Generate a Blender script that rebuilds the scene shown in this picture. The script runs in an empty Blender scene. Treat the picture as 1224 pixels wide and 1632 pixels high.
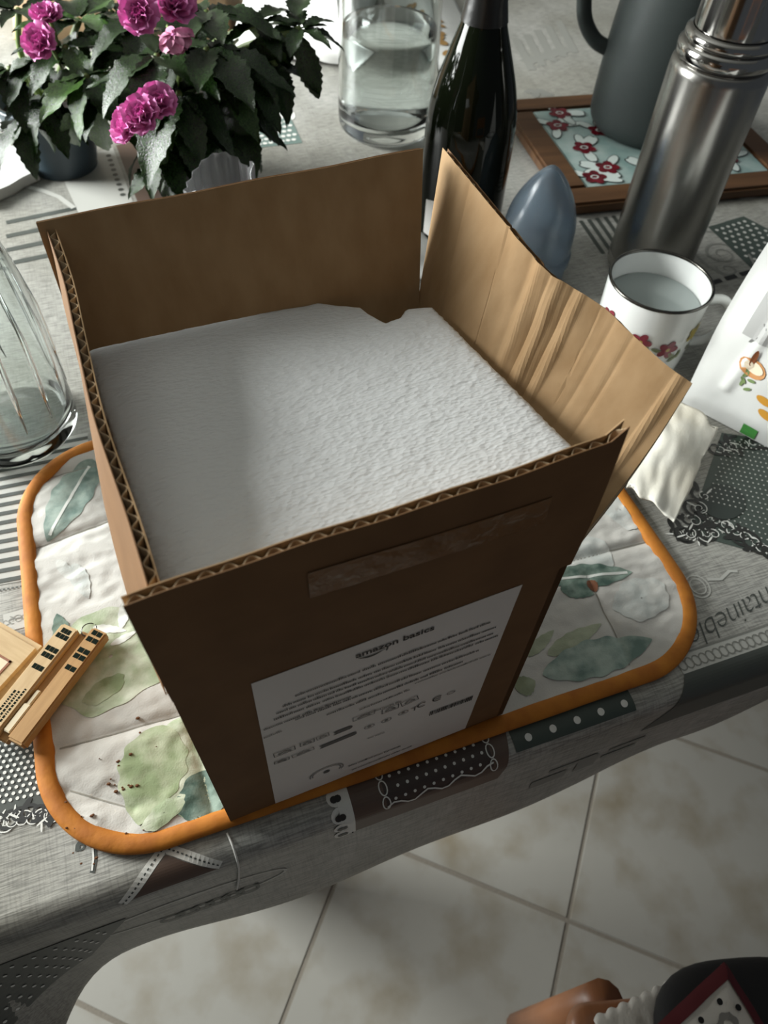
import bpy, bmesh, math, random
from mathutils import Vector, Matrix, noise as mnoise
random.seed(7)
scene = bpy.context.scene
COL = scene.collection

# ------------------------------------------------------------------ camera
F_PX, CAM_H = 1180.0, 0.455          # focal length in pixels, height over the table top (z = 0)
_d = Vector((555 - 612, -(1700 - 816), -F_PX)).normalized()      # nadir direction seen by the camera
_up = -_d
_x = (Vector((1, 0, 0)) - _up * _up.x).normalized()
_y = _up.cross(_x)
ROT = Matrix((_x, _y, _up))          # camera -> world
EYE = Vector((0, 0, CAM_H))
cam = bpy.data.cameras.new('camera')
cam.sensor_fit = 'VERTICAL'; cam.sensor_height = 36.0; cam.sensor_width = 27.0
cam.lens = F_PX / 1632 * 36
cam.clip_start = 0.01
cam.dof.use_dof = True; cam.dof.focus_distance = 0.40; cam.dof.aperture_fstop = 13.0
camo = bpy.data.objects.new('camera', cam)
camo.matrix_world = Matrix.Translation(EYE) @ ROT.to_4x4()
COL.objects.link(camo); scene.camera = camo

# ------------------------------------------------------------------ world, window daylight, exposure
world = bpy.data.worlds.new('room_ambient'); scene.world = world; world.use_nodes = True
world.node_tree.nodes['Background'].inputs[0].default_value = (0.80, 0.90, 1.0, 1)
world.node_tree.nodes['Background'].inputs[1].default_value = 0.115
TA = math.radians(19.5)               # the table (and the room) is turned by this against the camera
TU, TN = Vector((math.cos(TA), math.sin(TA), 0)), Vector((-math.sin(TA), math.cos(TA), 0))
WIN_S, WIN_T, WIN_Z, WIN_W, WIN_HT = -1.5, 1.60, 0.66, 1.15, 1.30    # window in the left wall, in table axes
sun = bpy.data.lights.new('window_daylight', 'AREA'); sun.shape = 'RECTANGLE'
sun.size, sun.size_y = WIN_W, WIN_HT; sun.energy = 240; sun.color = (0.97, 1.0, 0.975)
suno = bpy.data.objects.new('window_daylight', sun); COL.objects.link(suno)
suno.location = TU * (WIN_S + 0.02) + TN * WIN_T + Vector((0, 0, WIN_Z))
suno.rotation_euler = TU.to_track_quat('-Z', 'Y').to_euler()
vs = scene.view_settings
vs.view_transform = 'Standard'; vs.look = 'None'; vs.gamma = 1; vs.use_curve_mapping = False
vs.exposure = -0.26

# ------------------------------------------------------------------ helpers
def P(px, py, z=0.0):
    """point of the place at height z that the photograph shows at (px, py)"""
    v = ROT @ Vector((px - 612, -(py - 816), -F_PX))
    return EYE + v * ((z - CAM_H) / v.z)

def srgb(r, g, b):
    f = lambda c: (c / 255 / 12.92) if c / 255 <= 0.04045 else ((c / 255 + 0.055) / 1.055) ** 2.4
    return (f(r), f(g), f(b))

def mat(name, base, rough=0.6, metal=0.0, spec=0.5, c2=None, nscale=20, ndetail=4, nstretch=(1, 1, 1),
        nlo=0.35, nhi=0.65, bump=None, trans=0.0, ior=1.45, sss=0.0, coat=0.0, sheen=0.0, emit=None, aniso=0):
    m = bpy.data.materials.new(name); m.use_nodes = True
    nt = m.node_tree; b = nt.nodes['Principled BSDF']
    b.inputs['Base Color'].default_value = (*base, 1)
    b.inputs['Roughness'].default_value = rough
    b.inputs['Metallic'].default_value = metal
    b.inputs['Specular IOR Level'].default_value = spec
    b.inputs['IOR'].default_value = ior
    b.inputs['Transmission Weight'].default_value = trans
    b.inputs['Coat Weight'].default_value = coat
    b.inputs['Sheen Weight'].default_value = sheen
    if sss:
        b.inputs['Subsurface Weight'].default_value = sss
        b.inputs['Subsurface Radius'].default_value = (0.012, 0.012, 0.012)
        b.inputs['Subsurface Scale'].default_value = 0.6
    tc = nt.nodes.new('ShaderNodeTexCoord')
    if c2 is not None:
        mp = nt.nodes.new('ShaderNodeMapping'); mp.inputs['Scale'].default_value = nstretch
        nt.links.new(tc.outputs['Object'], mp.inputs[0])
        nz = nt.nodes.new('ShaderNodeTexNoise'); nz.inputs['Scale'].default_value = nscale
        nz.inputs['Detail'].default_value = ndetail
        nt.links.new(mp.outputs[0], nz.inputs['Vector'])
        rp = nt.nodes.new('ShaderNodeValToRGB')
        rp.color_ramp.elements[0].position = nlo; rp.color_ramp.elements[1].position = nhi
        rp.color_ramp.elements[0].color = (*base, 1); rp.color_ramp.elements[1].color = (*c2, 1)
        nt.links.new(nz.outputs[0], rp.inputs[0]); nt.links.new(rp.outputs[0], b.inputs['Base Color'])
    if bump:
        bs, strength, dist = bump[:3]
        mp2 = nt.nodes.new('ShaderNodeMapping')
        if len(bump) > 3: mp2.inputs['Scale'].default_value = bump[3]
        nt.links.new(tc.outputs['Object'], mp2.inputs[0])
        n2 = nt.nodes.new('ShaderNodeTexNoise'); n2.inputs['Scale'].default_value = bs; n2.inputs['Detail'].default_value = 3
        nt.links.new(mp2.outputs[0], n2.inputs['Vector'])
        bp = nt.nodes.new('ShaderNodeBump'); bp.inputs['Strength'].default_value = strength; bp.inputs['Distance'].default_value = dist
        nt.links.new(n2.outputs[0], bp.inputs['Height']); nt.links.new(bp.outputs[0], b.inputs['Normal'])
    return m

def link(o, parent=None):
    COL.objects.link(o)
    if parent is not None: o.parent = parent
    return o

def mesh(name, V, Fc, m=None, parent=None, smooth=False):
    me = bpy.data.meshes.new(name)
    me.from_pydata([tuple(v) for v in V], [], Fc); me.update()
    if smooth:
        me.polygons.foreach_set('use_smooth', [True] * len(me.polygons))
    if m is not None: me.materials.append(m)
    return link(bpy.data.objects.new(name, me), parent)

def share(o, parent=None, name=None):
    c = o.copy()
    if name: c.name = name
    return link(c, parent)

def empty(name, loc=(0, 0, 0), rz=0.0):
    o = bpy.data.objects.new(name, None); o.location = loc; o.rotation_euler = (0, 0, rz); o.empty_display_size = 0.02
    return link(o)

def tag(o, label=None, cat=None, group=None, kind=None):
    if label: o['label'] = label
    if cat: o['category'] = cat
    if group: o['group'] = group
    if kind: o['kind'] = kind
    return o

def lathe(profile, seg=48, closed=False):
    V, Fc = [], []
    n = len(profile)
    for r, z in profile:
        for k in range(seg):
            a = 2 * math.pi * k / seg
            V.append((r * math.cos(a), r * math.sin(a), z))
    rng = n if closed else n - 1
    for i in range(rng):
        j = (i + 1) % n
        for k in range(seg):
            l = (k + 1) % seg
            Fc.append((i * seg + k, i * seg + l, j * seg + l, j * seg + k))
    return V, Fc

def smooth_profile(pts, sub=6):
    """Catmull-Rom through (r, z) points"""
    out = []
    for i in range(len(pts) - 1):
        p0, p1, p2, p3 = pts[max(i - 1, 0)], pts[i], pts[i + 1], pts[min(i + 2, len(pts) - 1)]
        for s in range(sub):
            t = s / sub
            out.append(tuple(0.5 * ((2 * p1[k]) + (-p0[k] + p2[k]) * t + (2 * p0[k] - 5 * p1[k] + 4 * p2[k] - p3[k]) * t * t
                             + (-p0[k] + 3 * p1[k] - 3 * p2[k] + p3[k]) * t ** 3) for k in range(len(p1))))
    out.append(tuple(pts[-1]))
    return out

def tube(pts, rad, seg=8, caps=True):
    pts = [Vector(p) for p in pts]
    V, Fc = [], []
    up = Vector((0, 0, 1))
    for i, p in enumerate(pts):
        t = (pts[min(i + 1, len(pts) - 1)] - pts[max(i - 1, 0)]).normalized()
        s = t.cross(up)
        if s.length < 1e-3: s = t.cross(Vector((1, 0, 0)))
        s.normalize(); w = s.cross(t)
        r = rad[i] if isinstance(rad, (list, tuple)) else rad
        for k in range(seg):
            a = 2 * math.pi * k / seg
            V.append(p + (s * math.cos(a) + w * math.sin(a)) * r)
    for i in range(len(pts) - 1):
        for k in range(seg):
            l = (k + 1) % seg
            Fc.append((i * seg + k, i * seg + l, (i + 1) * seg + l, (i + 1) * seg + k))
    if caps:
        Fc.append(tuple(range(seg))[::-1]); Fc.append(tuple(range((len(pts) - 1) * seg, len(pts) * seg)))
    return V, Fc

def join(*parts):
    V, Fc = [], []
    for v, f in parts:
        o = len(V); V += list(v); Fc += [tuple(i + o for i in q) for q in f]
    return V, Fc

def boxgeo(x0, x1, y0, y1, z0, z1, bevel=0.0):
    bm = bmesh.new(); bmesh.ops.create_cube(bm, size=1)
    for v in bm.verts:
        v.co = Vector(((x0 + x1) / 2 + v.co.x * (x1 - x0), (y0 + y1) / 2 + v.co.y * (y1 - y0), (z0 + z1) / 2 + v.co.z * (z1 - z0)))
    if bevel:
        bmesh.ops.bevel(bm, geom=bm.edges[:], offset=bevel, segments=2, affect='EDGES')
    V = [v.co.copy() for v in bm.verts]; bm.verts.index_update()
    Fc = [tuple(v.index for v in f.verts) for f in bm.faces]; bm.free()
    return V, Fc

def grid(fn, nu, nv):
    V = [fn(i / nu, j / nv) for j in range(nv + 1) for i in range(nu + 1)]
    Fc = [(j * (nu + 1) + i, j * (nu + 1) + i + 1, (j + 1) * (nu + 1) + i + 1, (j + 1) * (nu + 1) + i) for j in range(nv) for i in range(nu)]
    return V, Fc

def sheet(fn, nu, nv, th):
    """closed thin sheet: fn(a, b) is its one face, th the thickness behind it"""
    V1, _ = grid(fn, nu, nv)
    V1 = [Vector(v) for v in V1]
    W = nu + 1
    V2 = []
    for j in range(nv + 1):
        for i in range(W):
            du = V1[j * W + min(i + 1, nu)] - V1[j * W + max(i - 1, 0)]
            dv = V1[min(j + 1, nv) * W + i] - V1[max(j - 1, 0) * W + i]
            n = du.cross(dv)
            n = n.normalized() if n.length > 1e-12 else Vector((0, 0, 1))
            V2.append(V1[j * W + i] - n * th)
    V = V1 + V2; o = len(V1); Fc = []
    for j in range(nv):
        for i in range(nu):
            a, b, c, d = j * W + i, j * W + i + 1, (j + 1) * W + i + 1, (j + 1) * W + i
            Fc.append((a, b, c, d)); Fc.append((a + o, d + o, c + o, b + o))
    rim = [i for i in range(W)] + [j * W + nu for j in range(1, nv + 1)] + [nv * W + i for i in range(nu - 1, -1, -1)] + [j * W for j in range(nv - 1, 0, -1)]
    for k in range(len(rim)):
        a, b = rim[k], rim[(k + 1) % len(rim)]
        Fc.append((a, a + o, b + o, b))
    return V, Fc

def fbm(x, y, z=0.0): return mnoise.noise(Vector((x, y, z)))

def lerp(a, b, t): return a + (b - a) * t

def pw(x, xs, ys):
    if x <= xs[0]: return ys[0]
    for i in range(len(xs) - 1):
        if x <= xs[i + 1]:
            t = (x - xs[i]) / (xs[i + 1] - xs[i]); t = t * t * (3 - 2 * t)
            return lerp(ys[i], ys[i + 1], t)
    return ys[-1]

def poly_fill(pts):
    """triangles of a simple 2-D outline"""
    bm = bmesh.new(); vs_ = [bm.verts.new((p[0], p[1], 0)) for p in pts]
    bm.faces.new(vs_); bmesh.ops.triangulate(bm, faces=bm.faces[:])
    bm.verts.index_update()
    V = [(v.co.x, v.co.y) for v in bm.verts]; Fc = [tuple(v.index for v in f.verts) for f in bm.faces]; bm.free()
    return V, Fc

def text_geo(s, size=1.0, shear=0.0, space=1.0, offset=0.0):
    c = bpy.data.curves.new('lettering', 'FONT'); c.body = s; c.size = size; c.shear = shear
    c.space_character = space; c.resolution_u = 3; c.offset = offset
    o = bpy.data.objects.new('lettering', c); COL.objects.link(o)
    dg = bpy.context.evaluated_depsgraph_get(); ev = o.evaluated_get(dg)
    me = bpy.data.meshes.new_from_object(ev)
    V = [(v.co.x, v.co.y) for v in me.vertices]; Fc = [tuple(p.vertices) for p in me.polygons]
    bpy.data.objects.remove(o); bpy.data.curves.remove(c); bpy.data.meshes.remove(me)
    return V, Fc

# ================================================================== THE SETTING
FLOOR_Z = -0.75
def table_world(s, t, z=0.0): return TU * s + TN * t + Vector((0, 0, z))
def to_table(v): return Vector((v.dot(TU), v.dot(TN), v.z))
def TP(px, py, z=0.0): return to_table(P(px, py, z))

m_grout = mat('grout_grey', srgb(118, 112, 102), 0.9, bump=(300, 0.3, 0.002))
m_tile = mat('floor_tile_ceramic', srgb(146, 144, 137), 0.42, c2=srgb(118, 109, 91), nscale=11, ndetail=9, nlo=0.46, nhi=0.78, bump=(40, 0.08, 0.002))
m_wall = mat('wall_plaster', srgb(128, 126, 120), 0.9, c2=srgb(120, 118, 112), nscale=3)
S0, S1, T0, T1 = -1.5, 2.0, -1.3, 2.9
floor = mesh('floor', *boxgeo(S0, S1, T0, T1, FLOOR_Z - 0.06, FLOOR_Z - 0.0014), m_grout)
floor.rotation_euler.z = TA; tag(floor, 'beige ceramic tiled kitchen floor', kind='structure')
# tiles laid diagonally to the table, 33 cm, each a bevelled slab
tile_a = math.radians(-20.7); TS = 0.3345
g0 = P(905, 1467, FLOOR_Z)
tb, ta = Vector((math.cos(tile_a), math.sin(tile_a), 0)), Vector((-math.sin(tile_a), math.cos(tile_a), 0))
tv, tf = boxgeo(-TS / 2 + 0.0022, TS / 2 - 0.0022, -TS / 2 + 0.0022, TS / 2 - 0.0022, -0.006, 0.0, 0.0012)
proto_tile = None
for i in range(-9, 10):
    for j in range(-9, 10):
        c = g0 + tb * (i + 0.5) * TS + ta * (j + 0.5) * TS
        l = to_table(c)
        if not (S0 + 0.26 < l.x < S1 - 0.26 and T0 + 0.26 < l.y < T1 - 0.26): continue
        if proto_tile is None:
            proto_tile = mesh('tile', tv, tf, m_tile, floor); o = proto_tile
        else:
            o = share(proto_tile, floor, 'tile')
        o.location = (l.x, l.y, FLOOR_Z + random.uniform(-0.0004, 0.0))
        o.rotation_euler = (0, 0, tile_a - TA + random.choice((0, 1, 2, 3)) * math.pi / 2)

def in_table_axes(o): o.rotation_euler.z = TA; return o
CEIL = 1.95
wa, wb = WIN_T - WIN_W / 2, WIN_T + WIN_W / 2
za, zb = WIN_Z - WIN_HT / 2, WIN_Z + WIN_HT / 2
wl = in_table_axes(mesh('wall_left', *join(boxgeo(S0 - 0.12, S0, T0, wa, FLOOR_Z, CEIL), boxgeo(S0 - 0.12, S0, wb, T1, FLOOR_Z, CEIL),
     boxgeo(S0 - 0.12, S0, wa, wb, FLOOR_Z, za), boxgeo(S0 - 0.12, S0, wa, wb, zb, CEIL)), m_wall))
tag(wl, 'plain plaster wall with the window, left of the table', kind='structure')
wbk = in_table_axes(mesh('wall_back', *boxgeo(S0 - 0.12, S1, T1, T1 + 0.12, FLOOR_Z, CEIL), m_wall))
tag(wbk, 'plain plaster wall behind the table', kind='structure')
cl = in_table_axes(mesh('ceiling', *boxgeo(S0 - 0.12, S1, T0, T1 + 0.12, CEIL, CEIL + 0.1), mat('ceiling_white_paint', srgb(140, 140, 137), 0.9))); tag(cl, 'grey painted ceiling', kind='structure')
m_frame = mat('window_frame_paint', srgb(215, 213, 208), 0.4)
win = in_table_axes(empty('window_1')); tag(win, 'white framed window in the left wall', kind='structure')
mesh('window_frame', *join(boxgeo(S0 - 0.10, S0 - 0.05, wa, wa + 0.05, za, zb), boxgeo(S0 - 0.10, S0 - 0.05, wb - 0.05, wb, za, zb),
     boxgeo(S0 - 0.10, S0 - 0.05, wa, wb, za, za + 0.05), boxgeo(S0 - 0.10, S0 - 0.05, wa, wb, zb - 0.05, zb),
     boxgeo(S0 - 0.10, S0 - 0.05, WIN_T - 0.03, WIN_T + 0.03, za, zb)), m_frame, win)

# ================================================================== TABLE
TS0, TS1, TT0, TT1 = -0.215, 0.98, 0.1235, 1.75
m_wood = mat('table_wood', srgb(120, 78, 45), 0.5, c2=srgb(92, 58, 32), nscale=6, nstretch=(1, 12, 1))
table = in_table_axes(empty('table', (0, 0, FLOOR_Z)))
tag(table, 'wooden dining table hidden under the printed grey tablecloth', 'table')
up = -FLOOR_Z
mesh('table_top', *boxgeo(TS0, TS1, TT0, TT1, up - 0.030, up - 0.0016, 0.006), m_wood, table)
for a, b in ((TS0 + 0.09, TT0 + 0.22), (TS1 - 0.09, TT0 + 0.22), (TS0 + 0.09, TT1 - 0.09), (TS1 - 0.09, TT1 - 0.09)):
    mesh('leg', *boxgeo(a - 0.03, a + 0.03, b - 0.03, b + 0.03, 0, up - 0.030, 0.004), m_wood, table)

# ------------------------------------------------------------------ tablecloth
RB = 0.013                      # bend radius over the table edge
def drop_len(q):                # length of cloth hanging at perimeter position q (front edge: q = s)
    return pw(q, [-0.36, -0.215, -0.12, 0.0, 0.22, 0.30, 0.40, 0.55, 0.8], [0.14, 0.20, 0.135, 0.130, 0.125, 0.102, 0.070, 0.090, 0.11])
def drape(base, out, d, q):     # d = arc length past the start of the bend
    amp = 0.004 * math.sin(q * 17.0 + 0.6) + 0.003 * math.sin(q * 33 + 2.0) + 0.035 * math.exp(-((q + 0.235) / 0.06) ** 2)
    maxphi = math.radians(87)
    if d <= 0: return base + out * d
    phi = min(d / RB, maxphi)
    p = base + out * (RB * math.sin(phi)) + Vector((0, 0, -RB * (1 - math.cos(phi))))
    rest = d - RB * maxphi
    if rest > 0:
        k = rest / 0.13
        p = p + out * (math.cos(maxphi) * rest + amp * k * k) + Vector((0, 0, -math.sin(maxphi) * rest))
    return p
def surf(s, t, lift=0.0):       # cloth surface in table axes; t < TT0 runs over the edge and hangs
    d = TT0 - t
    base = Vector((s, TT0, 0)); out = Vector((0, -1, 0))
    p = drape(base, out, d, s)
    if lift:
        e = 1e-3
        dt = drape(base, out, d - e, s) - p
        ds = drape(Vector((s + e, TT0, 0)), out, d, s + e) - p
        n = ds.cross(dt)
        p = p + n.normalized() * lift
    return p

def cloth_material():
    m = bpy.data.materials.new('printed_linen_look_oilcloth'); m.use_nodes = True
    nt = m.node_tree; b = nt.nodes['Principled BSDF']; L = nt.links
    tc = nt.nodes.new('ShaderNodeTexCoord')
    def nz(scale, stretch, detail=3):
        mp = nt.nodes.new('ShaderNodeMapping'); mp.inputs['Scale'].default_value = stretch
        L.new(tc.outputs['Object'], mp.inputs[0])
        n = nt.nodes.new('ShaderNodeTexNoise'); n.inputs['Scale'].default_value = scale; n.inputs['Detail'].default_value = detail
        L.new(mp.outputs[0], n.inputs['Vector']); return n
    def ramp(src, lo, hi, c0, c1):
        r = nt.nodes.new('ShaderNodeValToRGB'); r.color_ramp.elements[0].position = lo; r.color_ramp.elements[1].position = hi
        r.color_ramp.elements[0].color = (*c0, 1); r.color_ramp.elements[1].color = (*c1, 1); L.new(src.outputs[0], r.inputs[0]); return r
    def mul(a, c):
        x = nt.nodes.new('ShaderNodeMix'); x.data_type = 'RGBA'; x.blend_type = 'MULTIPLY'; x.inputs[0].default_value = 1
        L.new(a.outputs[0] if a.bl_idname != 'ShaderNodeMix' else a.outputs[2], x.inputs[6]); L.new(c.outputs[0], x.inputs[7]); return x
    base = ramp(nz(5, (1, 1, 1), 4), 0.4, 0.62, srgb(184, 183, 177), srgb(160, 158, 149))
    thr = ramp(nz(60, (1.2, 14, 14), 2), 0.42, 0.62, (1, 1, 1), (0.62, 0.62, 0.62))
    thr2 = ramp(nz(60, (14, 1.0, 1.0), 2), 0.45, 0.7, (1, 1, 1), (0.80, 0.80, 0.80))
    pl = ramp(nz(26, (1, 0.12, 1), 1), 0.48, 0.55, (1, 1, 1), (0.90, 0.90, 0.89))
    c = mul(mul(mul(base, thr), thr2), pl)
    L.new(c.outputs[2], b.inputs['Base Color'])
    b.inputs['Roughness'].default_value = 0.42; b.inputs['Specular IOR Level'].default_value = 0.45
    bp = nt.nodes.new('ShaderNodeBump'); bp.inputs['Strength'].default_value = 0.25; bp.inputs['Distance'].default_value = 0.0006
    L.new(nz(60, (1.2, 14, 14), 2).outputs[0], bp.inputs['Height']); L.new(bp.outputs[0], b.inputs['Normal'])
    return m
m_cloth = cloth_material()
RC = 0.03
per = []        # perimeter: (point, outward, q)
def arc(cx, cy, a0, a1, q0, q1, n=14):
    for k in range(n + 1):
        a = lerp(a0, a1, k / n); per.append((Vector((cx + RC * math.cos(a), cy + RC * math.sin(a), 0)), Vector((math.cos(a), math.sin(a), 0)), lerp(q0, q1, k / n)))
def side(p0, p1, out, q0, q1, n):
    for k in range(1, n): per.append((p0.lerp(p1, k / n), out, lerp(q0, q1, k / n)))
V3 = lambda x, y: Vector((x, y, 0))
side(V3(TS1 - RC, TT0), V3(TS0 + RC, TT0), V3(0, -1), TS1 - RC, TS0 + RC, 150)
arc(TS0 + RC, TT0 + RC, -math.pi / 2, -math.pi, TS0 + RC - 0.002, TS0 - 0.055)
side(V3(TS0, TT0 + RC), V3(TS0, TT1 - RC), V3(-1, 0), TS0 - 0.06, TS0 - 1.6, 60)
arc(TS0 + RC, TT1 - RC, math.pi, math.pi / 2, -1.8, -1.85)
side(V3(TS0 + RC, TT1), V3(TS1 - RC, TT1), V3(0, 1), -1.9, -3, 40)
arc(TS1 - RC, TT1 - RC, math.pi / 2, 0, -3, -3.05)
side(V3(TS1, TT1 - RC), V3(TS1, TT0 + RC), V3(1, 0), -3.1, -4.6, 50)
arc(TS1 - RC, TT0 + RC, 0, -math.pi / 2, -4.7, TS1 - RC)
NP, ND = len(per), 26
V, Fc = [], []
for p, o, q in per:
    D = drop_len(q)
    for k in range(ND + 1):
        V.append(drape(p, o, D * k / ND, q))
for i in range(NP):
    j = (i + 1) % NP
    for k in range(ND):
        Fc.append((i * (ND + 1) + k, j * (ND + 1) + k, j * (ND + 1) + k + 1, i * (ND + 1) + k + 1))
Fc.append(tuple(i * (ND + 1) for i in range(NP))[::-1])
cloth = in_table_axes(mesh('tablecloth', V, Fc, m_cloth))
bm = bmesh.new(); bm.from_mesh(cloth.data); bmesh.ops.recalc_face_normals(bm, faces=bm.faces[:]); bm.to_mesh(cloth.data); bm.free()
cloth.data.polygons.foreach_set('use_smooth', [len(p.vertices) == 4 for p in cloth.data.polygons])
so = cloth.modifiers.new('thickness', 'SOLIDIFY'); so.thickness = 0.0012; so.offset = -1
tag(cloth, 'grey linen-look printed tablecloth hanging over the table edge', 'tablecloth')

# ---- prints on the cloth: flat shapes that follow its surface
pr_dark = mat('print_charcoal', srgb(74, 78, 74), 0.45)
pr_green = mat('print_dark_green', srgb(66, 76, 70), 0.45)
pr_teal = mat('print_teal', srgb(108, 128, 122), 0.45)
pr_brown = mat('print_brown', srgb(94, 76, 66), 0.45)
pr_white = mat('print_white', srgb(226, 226, 220), 0.45)
pr_black = mat('print_black', srgb(38, 38, 36), 0.45)
pr_grey = mat('print_mid_grey', srgb(132, 132, 126), 0.45)
pr_pale = mat('print_pale_grey', srgb(190, 190, 184), 0.45)

def on_cloth(pts2, Fc, lift): return [surf(x, y, lift + 4e-7 * i) for i, (x, y) in enumerate(pts2)], Fc
def quad_patch(c4, nu=14, nv=14):
    a, b, c, d = [Vector((p[0], p[1])) for p in c4]
    return grid(lambda i, j: tuple((a.lerp(b, i)).lerp(d.lerp(c, i), j)), nu, nv)
def disc(cx, cy, r, n=8, ry=None, rot=0.0):
    ry = ry or r
    pts = []
    for k in range(n):
        a = 2 * math.pi * k / n; x, y = r * math.cos(a), ry * math.sin(a)
        pts.append((cx + x * math.cos(rot) - y * math.sin(rot), cy + x * math.sin(rot) + y * math.cos(rot)))
    return pts, [tuple(range(n))]
def ring(cx, cy, rx, ry, w, n=32, rot=0.0):
    V, Fc = [], []
    for k in range(n):
        a = 2 * math.pi * k / n
        for rr in (0, w):
            x, y = (rx - rr) * math.cos(a), (ry - rr) * math.sin(a)
            V.append((cx + x * math.cos(rot) - y * math.sin(rot), cy + x * math.sin(rot) + y * math.cos(rot)))
    for k in range(n):
        l = (k + 1) % n; Fc.append((2 * k, 2 * l, 2 * l + 1, 2 * k + 1))
    return V, Fc
def ribbon(pts, w):
    V, Fc = [], []
    for i, p in enumerate(pts):
        p = Vector(p[:2]); t = Vector(pts[min(i + 1, len(pts) - 1)][:2]) - Vector(pts[max(i - 1, 0)][:2])
        n = Vector((-t.y, t.x)); n = n.normalized() if n.length > 0 else Vector((0, 1))
        ww = w[i] if isinstance(w, (list, tuple)) else w
        V += [tuple(p + n * ww / 2), tuple(p - n * ww / 2)]
    Fc = [(2 * i, 2 * i + 1, 2 * i + 3, 2 * i + 2) for i in range(len(pts) - 1)]
    return V, Fc
def cprint(name, geo, m, lift=0.0003): return mesh(name, *on_cloth(geo[0], geo[1], lift), m, cloth)
def spiral(cx, cy, r, a0, turns, w, n=26):
    return ribbon([(cx + r * (1 - 0.8 * k / n) * math.cos(a0 + turns * 6.283 * k / n), cy + r * (1 - 0.8 * k / n) * math.sin(a0 + turns * 6.283 * k / n)) for k in range(n + 1)],
                  [w * (1 - 0.5 * k / n) for k in range(n + 1)])
def dots_in(c4, nx, ny, r, stagger=True, margin=0.06):
    a, b, c, d = [Vector((p[0], p[1])) for p in c4]; parts = []
    for j in range(ny):
        for i in range(nx):
            x = margin + (1 - 2 * margin) * (i + (0.5 if (stagger and j % 2) else 0)) / nx + 0.25 / nx; y = margin + (1 - 2 * margin) * (j + 0.5) / ny
            if x > 1 - margin / 2: continue
            p = (a.lerp(b, x)).lerp(d.lerp(c, x), y); parts.append(disc(p.x, p.y, r))
    return join(*parts)
def tp2(px, py): v = TP(px, py); return (v.x, v.y)
def edge_t(px, py):
    """(s, t) of a photographed point on the bent or hanging front of the cloth"""
    v = (ROT @ Vector((px - 612, -(py - 816), -F_PX))).normalized(); vt = Vector((v.dot(TU), v.dot(TN), v.z))
    best = None
    for k in range(0, 150):
        t = TT0 + 0.01 - k * 0.001
        s = 0.0
        for _ in range(4):
            p = surf(s, t); lam = (p.z - CAM_H) / vt.z; s = vt.x * lam
        p = surf(s, t); lam = (p.z - CAM_H) / vt.z
        e = abs(vt.y * lam - p.y)
        if best is None or e < best[0]: best = (e, s, t)
    return best[1], best[2]
def scroll_band(pts, m, scale=0.008, seed=1, name='scroll_print'):
    thin = 0.13 if m in (pr_white, pr_grey) else 0.30; rnd = random.Random(seed); parts = []
    for x, y in pts:
        parts.append(spiral(x, y, scale * rnd.uniform(0.6, 1.1), rnd.uniform(0, 6.28), rnd.choice((-1, 1)) * rnd.uniform(0.9, 1.4), scale * thin))
        a = rnd.uniform(0, 6.28)
        parts.append(disc(x + scale * math.cos(a), y + scale * math.sin(a), scale * 0.6, 10, scale * thin * 0.8, a))
    tag(cprint(name, join(*parts), m, 0.0005), kind='stuff')
def line_pts(p, q, n): return [(lerp(p[0], q[0], i / (n - 1)), lerp(p[1], q[1], i / (n - 1))) for i in range(n)]

# polka patch, left front, with scrolls along its lower edge
c4 = [tp2(-90, 1322), tp2(150, 1262), tp2(125, 1050), tp2(-100, 1085)]
cprint('polka_patch', quad_patch(c4), pr_dark)
tag(cprint('polka_dots', dots_in(c4, 19, 24, 0.0011), pr_white, 0.0006), kind='stuff')
sp = line_pts(tp2(-60, 1318), tp2(105, 1285), 12)
scroll_band(sp, pr_black, 0.007, 3); scroll_band([(x + 0.002, y - 0.003) for x, y in sp], pr_white, 0.006, 9)
# ornate capital letter
x, y = tp2(150, 1390)
cprint('letter_print', join(ribbon([(x - 0.001, y), (x + 0.001, y + 0.006), (x + 0.0015, y + 0.013), (x + 0.0005, y + 0.018), (x - 0.004, y + 0.0195), (x - 0.007, y + 0.017), (x - 0.0075, y + 0.014)], 0.0026),
       spiral(x - 0.005, y + 0.016, 0.003, 1.5, 1.1, 0.0014)), pr_dark)
cprint('letter_highlight', ribbon([(x - 0.001, y + 0.001), (x + 0.0005, y + 0.007), (x + 0.0008, y + 0.013), (x, y + 0.0175), (x - 0.004, y + 0.0187)], 0.0011), pr_white, 0.0006)
# striped patch by the left glass bottle
pa, pb, pc, pd = tp2(-40, 940), tp2(150, 905), tp2(140, 690), tp2(-40, 725)
lv = [Vector(q) for q in (pa, pb, pc, pd)]
cprint('striped_patch', quad_patch((pa, pb, pc, pd)), pr_pale)
st = []
for k in range(15):
    y0 = (k + 0.15) / 15; y1 = (k + 0.55) / 15
    f = lambda i, j: tuple((lv[0].lerp(lv[3], lerp(y0, y1, j))).lerp(lv[1].lerp(lv[2], lerp(y0, y1, j)), i))
    st.append(grid(f, 8, 1))
cprint('stripes', join(*st), pr_dark, 0.0006)
cprint('dashes', join(*[grid((lambda x0: lambda i, j: tuple(lv[0].lerp(lv[1], x0 + i * 0.02) + Vector((0, -0.004 - 0.0014 * j))))(0.02 + k * 0.035), 1, 1) for k in range(22)]), pr_dark, 0.0006)
c4 = [tp2(20, 1090), tp2(62, 1075), tp2(50, 1005), tp2(8, 1018)]
cprint('grey_block', quad_patch(c4), pr_grey)
c4b = [tp2(8, 1008), tp2(55, 996), tp2(50, 968), tp2(5, 980)]
cprint('ornament_block', quad_patch(c4b), pr_pale)
scroll_band(line_pts(tp2(10, 992), tp2(48, 982), 5), pr_grey, 0.004, 8)

# ---- along the bent front edge
def EP(*a): return edge_t(*a)
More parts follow.
